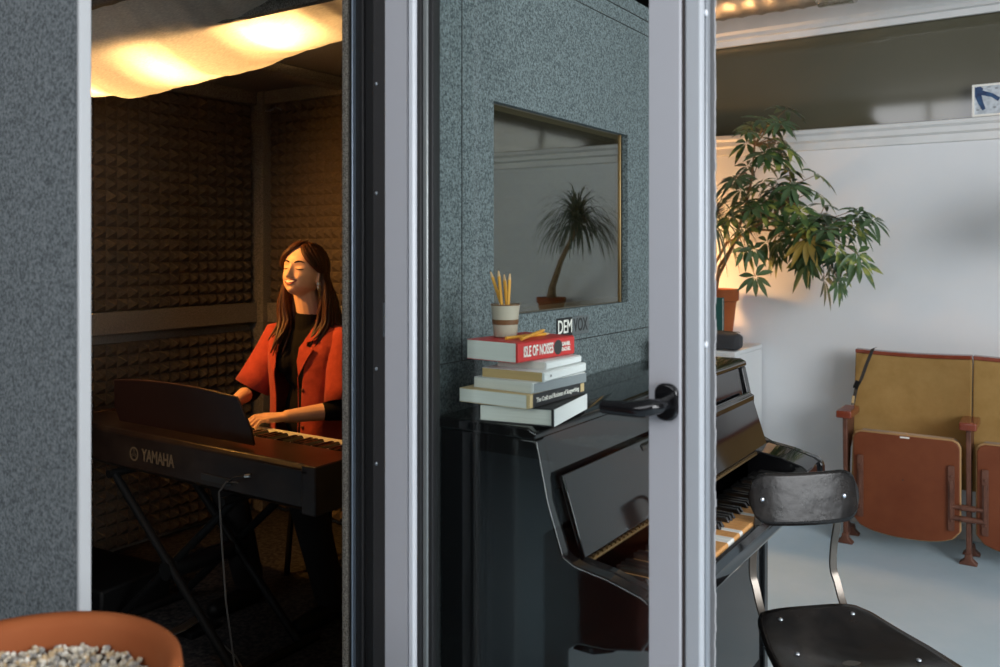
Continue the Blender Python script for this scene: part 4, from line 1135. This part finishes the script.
MB().ell(H(.080, .006, -.042), (.0075, .0075, .0075), n=10, m=8).ell(H(.081, .006, -.056), (.0045, .0045, .007), n=10, m=8).build('earring', mat('earring_glass', (.80, .85, .9), .2, metal=.5), body, smooth=True)
# hair
hb = MB(); rh = random.Random(5)
hb.ell(Rh @ V(0, .026, .030), (.0765, .086, .086), R3, 20, 14)
cc = V(0, .014, .028); rad = V(.0820, .1010, .0960)
def edir(v): return V(v.x / rad.x, v.y / rad.y, v.z / rad.z).normalized()
NS = 84
for s in (-1, 1):
    for k in range(NS):
        u = (k + rh.random()) / NS
        d0 = edir(V(.006 * s + .010, -.066 + .150 * u, .078))
        ear_y = -.002 + .090 * u ** .9
        d1 = edir(V(s * .080 * (1 - .6 * u ** 3), ear_y, -.022))
        bow = V(s * .10, -.42 * (1 - u) ** 1.5, -.06)
        pts = []; lift = rh.uniform(.00, .085)
        for q in range(10):
            w = q / 9; dv = d0.lerp(d1, w) + bow * math.sin(w * PI) ** .8; dv.normalize()
            pts.append(Rh @ (cc + V(dv.x * rad.x, dv.y * rad.y, dv.z * rad.z) * (1 + lift * (.3 + .7 * w))))
        e = pts[-1].copy()
        front = u < .38
        g_ = rh.random()
        if s < 0: tx, ty = -.070 - .045 * g_, (-.052 + .06 * rh.random() if front else .055 * rh.random())
        else: tx, ty = .072 + .050 * g_, (-.020 + .05 * rh.random() if front else .02 + .05 * rh.random())
        tgt = V(HC.x + tx, HC.y + ty + .035, L3(0, 0, 1.125).z)
        ph_ = rh.uniform(0, 1.2)
        for q in range(1, 6):
            w = q / 5; p_ = e.lerp(tgt, w) + V(s * .016 * math.sin(w * PI), -.004, 0) + V(.005 * math.sin(w * 5 + ph_), .006 * math.cos(w * 5 + ph_), 0) * w; pts.append(p_)
        last = pts[-1]; endz = L3(0, 0, rh.uniform(.99, 1.06) if front else rh.uniform(1.02, 1.10)).z; ll = last.z - endz
        for q in range(1, 5):
            w = q / 4; pts.append(last + V(s * (-.012 if front else .006) * w + .007 * math.sin(3 * w + ph_), (-.062 if front else .03) * w, -ll * w))
        r0 = rh.uniform(.0065, .0095)
        hb.tube(pts, [r0 * .5, r0 * .8] + [r0] * (len(pts) - 6) + [r0 * .95, r0 * .8, r0 * .55, r0 * .2], 6)
hb.build('hair', M_hair, Wm, smooth=True, angle=180)
# black knit top
T = MB()
T.ell(L3(-2.505, 2.435, .98), (.153, .100, .165)); T.ell(L3(-2.505, 2.44, .76), (.133, .093, .16)); T.ell(L3(-2.505, 2.46, .62), (.16, .12, .09))
for s in (-1, 1): T.ell(L3(-2.505 + s * .062, 2.362, .965), (.058, .050, .055))
T.capsule(L3(-2.503, 2.425, 1.03), L3(-2.502, 2.412, 1.135), .060, .0545, 20)
T.capsule(L3(*RS), L3(*LS), .052, .052)
for S_, E_, W_ in ((RS, RE, RW), (LS, LE, LW)):
    s_, e_, w_ = V(*S_), V(*E_), V(*W_)
    T.capsule(L3(*s_), L3(*e_), .050, .043)
    m_ = e_.lerp(w_, .30); T.capsule(L3(*e_), L3(*m_), .043, .036)
T.build('knit_top', M_knit, Wm, remesh=.005, smth=3)
# trousers
T = MB()
T.ell(L3(-2.505, 2.475, .60), (.175, .13, .115))
for a, K_, F_ in (((-2.59, 2.47, .60), KR, FR), ((-2.42, 2.47, .60), KLn, FL)):
    T.capsule(L3(*a), L3(*K_), .088, .066); T.capsule(L3(*K_), L3(F_[0], F_[1], F_[2] + .03), .064, .055)
T.build('trousers', M_trous, Wm, remesh=.008, smth=3)
for F_ in (FR, FL): MB().capsule(L3(F_[0], F_[1] + .025, .122), L3(F_[0], F_[1] - .15, .112), .040, .030).build('shoe', M_blackm, Wm, remesh=.006, smth=3)
# jacket body
rows = [(.62, .178, .140, .30), (.70, .172, .134, .30), (.78, .168, .130, .31), (.86, .170, .130, .33), (.93, .180, .134, .36), (.99, .192, .130, .40), (1.03, .198, .118, .44), (1.065, .190, .098, .50), (1.090, .155, .080, .60), (1.108, .110, .070, .72), (1.122, .078, .064, .82)]
J = MB(); na = 56
vs = []
for ri, (z, a, d_, op) in enumerate(rows):
    for k in range(na + 1):
        th = op + (2 * PI - 2 * op) * k / na
        sx_ = -math.sin(th); sy2 = -math.cos(th)
        e_ = .80
        x = math.copysign(abs(sx_) ** e_, sx_) * a; y = math.copysign(abs(sy2) ** e_, sy2) * d_
        wv = 1 + .030 * math.sin(th * 7 + z * 9) * max(0, (1.0 - z)) * 2 + .012 * math.sin(th * 13 - z * 31)
        vs.append(L3(-2.505 + x * wv, 2.432 + y * wv, z + (.012 * abs(sx_) if z > 1.08 else 0)))
nr = len(rows)
fs = [(i * (na + 1) + k, i * (na + 1) + k + 1, (i + 1) * (na + 1) + k + 1, (i + 1) * (na + 1) + k) for i in range(nr - 1) for k in range(na)]
J.add(vs, fs)
jk = J.build('jacket', M_jacket, Wm, smooth=True, solid=.005, sub=1, angle=180)
# sleeves
for S_, E_, nm in ((RS, RE, 0), (LS, LE, 1)):
    s_ = V(*S_); e_ = V(*E_); sgn = -1 if nm == 0 else 1
    pts = [L3(*(s_ + V(-sgn * .035, 0, .006))), L3(*(s_ + V(sgn * .010, 0, .0))), L3(*s_.lerp(e_, .25)), L3(*s_.lerp(e_, .5)), L3(*s_.lerp(e_, .72)), L3(*s_.lerp(e_, .93))]
    M2 = MB(); M2.tube(pts, [.056, .064, .066, .067, .069, .073], 28, cap=False)
    o = M2.build('sleeve', M_jacket, jk, smooth=True, solid=.004, angle=180)
# collar + lapels (notched)
def plate(name, pts, m, parent, th=.004):
    n = len(pts); b = MB().add([L3(*p_) for p_ in pts], [tuple(range(n))])
    return b.build(name, m, parent, solid=th, bevel=.0015)
def jfront(s, off, z, out=0.012):
    """point on the jacket front at lateral offset"""
    zs = [r[0] for r in rows]
    for (z0, a0, d0, o0), (z1, a1, d1, o1) in zip(rows, rows[1:]):
        if z <= z1: break
    u = min(1, max(0, (z - z0) / (z1 - z0))); a = a0 + (a1 - a0) * u; d_ = d0 + (d1 - d0) * u
    x = abs(off); q = min(.999, x / a); sy2 = (1 - q ** 2.5) ** (1 / 2.5)
    return (-2.505 + s * x, 2.432 - d_ * sy2 - out, z)
for s in (-1, 1):
    v0 = .92
    lap = [jfront(s, .066, v0, .008), jfront(s, .098, .975, .014), jfront(s, .124, 1.025, .014), jfront(s, .094, 1.038, .014), jfront(s, .088, 1.052, .013), jfront(s, .070, 1.055, .008), jfront(s, .058, 1.03, .008), jfront(s, .058, .98, .008)]
    # triangulated fan as strips for a shaped lapel
    plate('lapel', lap, M_jacket, jk)
    col = [jfront(s, .070, 1.055, .010), jfront(s, .090, 1.050, .015), jfront(s, .125, 1.060, .020), (-2.505 + s * .120, 2.40, 1.105), (-2.505 + s * .095, 2.45, 1.135), (-2.505 + s * .068, 2.44, 1.140), (-2.505 + s * .062, 2.395, 1.118)]
    plate('collar', col, M_jacket, jk)
b = MB()
for z in (.73, .80, .87): 
    p_ = L3(*jfront(1, .078, z, .004)); b.ell(p_, (.007, .003, .007), n=12, m=6)
b.build('button', mat('button_brown', (.09, .02, .012), .4), jk, smooth=True)
b = MB().tube([L3(*jfront(1, .060 , z, .004)) for z in (.64, .70, .76, .82, .88, .92)], .002, 6)
b.build('placket_seam', mat('jacket_seam', (.30, .03, .015), .9), jk, smooth=True)

# ================================================================== FOREGROUND
t = thing('felt_partition', 'grey felt panel with pale metal edge at the left of the doorway', 'partition', (-1.33, .80, 0))
t.location = (0, 0, 0)
pY = .80
def Xat(px, Y):
    t_ = (px - 500) / 863; return Y / (cy_ + t_ * sy_) * (cy_ * t_ - sy_)
xe, xi = Xat(92, pY + .022), Xat(76, pY)
MB().box(xi - .75, xi, pY + .002, pY + .02, .02, 2.25).build('felt_board', M_felt_blue, t)
MB().box(xi, xe, pY, pY + .022, .02, 2.25).box(xi - .75, xi, pY + .0, pY + .022, 0, .02).build('edge_strip', mat('edge_grey', (.40, .41, .42), .45), t, bevel=.003)
# terracotta pot with pebbles
pc = V(0, 0, 0)
tt_ = (10 - 500) / 863; dd_ = 1.05
pc = V(dd_ * (cy_ * tt_ - sy_), dd_ * (cy_ + tt_ * 0) + dd_ * tt_ * sy_, 0)
PR = .198; rimz = .882
t = pot('large_terracotta_pot', 'large terracotta pot filled with pale pebbles in the near left corner', (pc.x, pc.y, rimz - .27), PR, .27)
for c_ in list(t.children): bpy.data.objects.remove(c_)
h = .27; r = PR
MB().lathe([(0, .001), (r * .66, .001), (r * .70, h * .06), (r * .90, h * .78), (r * .93, h * .79), (r * .985, h * .82), (r * 1.0, h * .93), (r * .99, h * .98), (r * .955, h), (r * .90, h * .985), (r * .87, h * .94), (r * .85, h * .84), (r * .62, h * .1), (0, h * .08)], 72).build('pot_wall', M_terra, t, smooth=True, angle=80)
MB().lathe([(0, h * .82), (r * .5, h * .82), (r * .84, h * .82)], 24).build('soil', M_soil, t, smooth=True)
for mi, m_ in enumerate(M_gravel):
    b = MB(); g = random.Random(20 + mi)
    for k in range(620):
        a = g.uniform(0, 2 * PI); q = math.sqrt(g.random()) * r * .835; s_ = g.uniform(.0028, .0062)
        M_ = Euler((g.uniform(0, 3), g.uniform(0, 3), g.uniform(0, 3))).to_matrix()
        b.ell((q * math.cos(a), q * math.sin(a), h * .825 + g.uniform(-.001, .009)), (s_, s_ * g.uniform(.6, .9), s_ * g.uniform(.5, .8)), M_, 6, 4)
    o = b.build('pebbles', m_, t, smooth=False); o['kind'] = 'stuff'
# plinth
t = thing('plant_plinth', 'low wooden plinth under the large terracotta pot', 'plinth', (pc.x, pc.y, 0))
MB().prism(rrect(.30, .30, .02), .01, rimz - .2705, 'z').build('plinth_body', M_mahog, t, bevel=.004)

# ================================================================== LIGHTS
def area(name, loc, rot, sx_, sy2, e, col, spread=None):
    l = bpy.data.lights.new(name, 'AREA'); l.shape = 'RECTANGLE'; l.size = sx_; l.size_y = sy2; l.energy = e; l.color = col
    o = bpy.data.objects.new(name, l); C.objects.link(o); o.location = loc; o.rotation_euler = rot
    if spread: l.spread = spread
    return o
area('window_daylight', ((WX0 + WX1) / 2, YF - .12, (WZ0 + WZ1) / 2), (PI / 2, 0, 0), WX1 - WX0, WZ1 - WZ0, 58, (.95, .97, 1.0))
area('side_window_daylight', (XR + .12, (RY0 + RY1) / 2, (RZ0 + RZ1) / 2), (0, PI / 2, 0), RZ1 - RZ0, RY1 - RY0, 270, (.95, .975, 1.0))
# added lamp, out of sight, puts warm light on the player's face
t = thing('added_face_lamp', 'added cone-shaded lamp for warm light on the woman, hidden by the felt panel', 'lamp', (-2.98, 1.53, 1.83))
tgt_ = V(-2.50, 2.38, 1.34); dv_ = (tgt_ - V(-2.98, 1.53, 1.83)).normalized(); Q = dv_.to_track_quat('-Z', 'Y').to_matrix().to_4x4()
MB().lathe([(.018, .05), (.02, .03), (.045, -.03), (.055, -.06)], 24, M=Q).build('lamp_shade', M_alu_d, t, smooth=True, solid=.0015)
MB().tube([(0, 0, .03), (0, -.02, .05), (0, -.03, .02)], .006, 8).build('clip_arm', M_steel, t, smooth=True)
sl = bpy.data.lights.new('added_face_beam', 'SPOT'); sl.energy = 115; sl.color = (1, .45, .08); sl.spot_size = math.radians(108); sl.spot_blend = 1; sl.shadow_soft_size = .03
so = bpy.data.objects.new('added_face_beam', sl); C.objects.link(so); so.location = V(-2.98, 1.53, 1.83) + dv_ * .02; so.rotation_euler = dv_.to_track_quat('-Z', 'Y').to_euler()
W = bpy.data.worlds.new('world'); S.world = W; W.use_nodes = True
W.node_tree.nodes['Background'].inputs[0].default_value = (.7, .82, 1, 1)
W.node_tree.nodes['Background'].inputs[1].default_value = .3
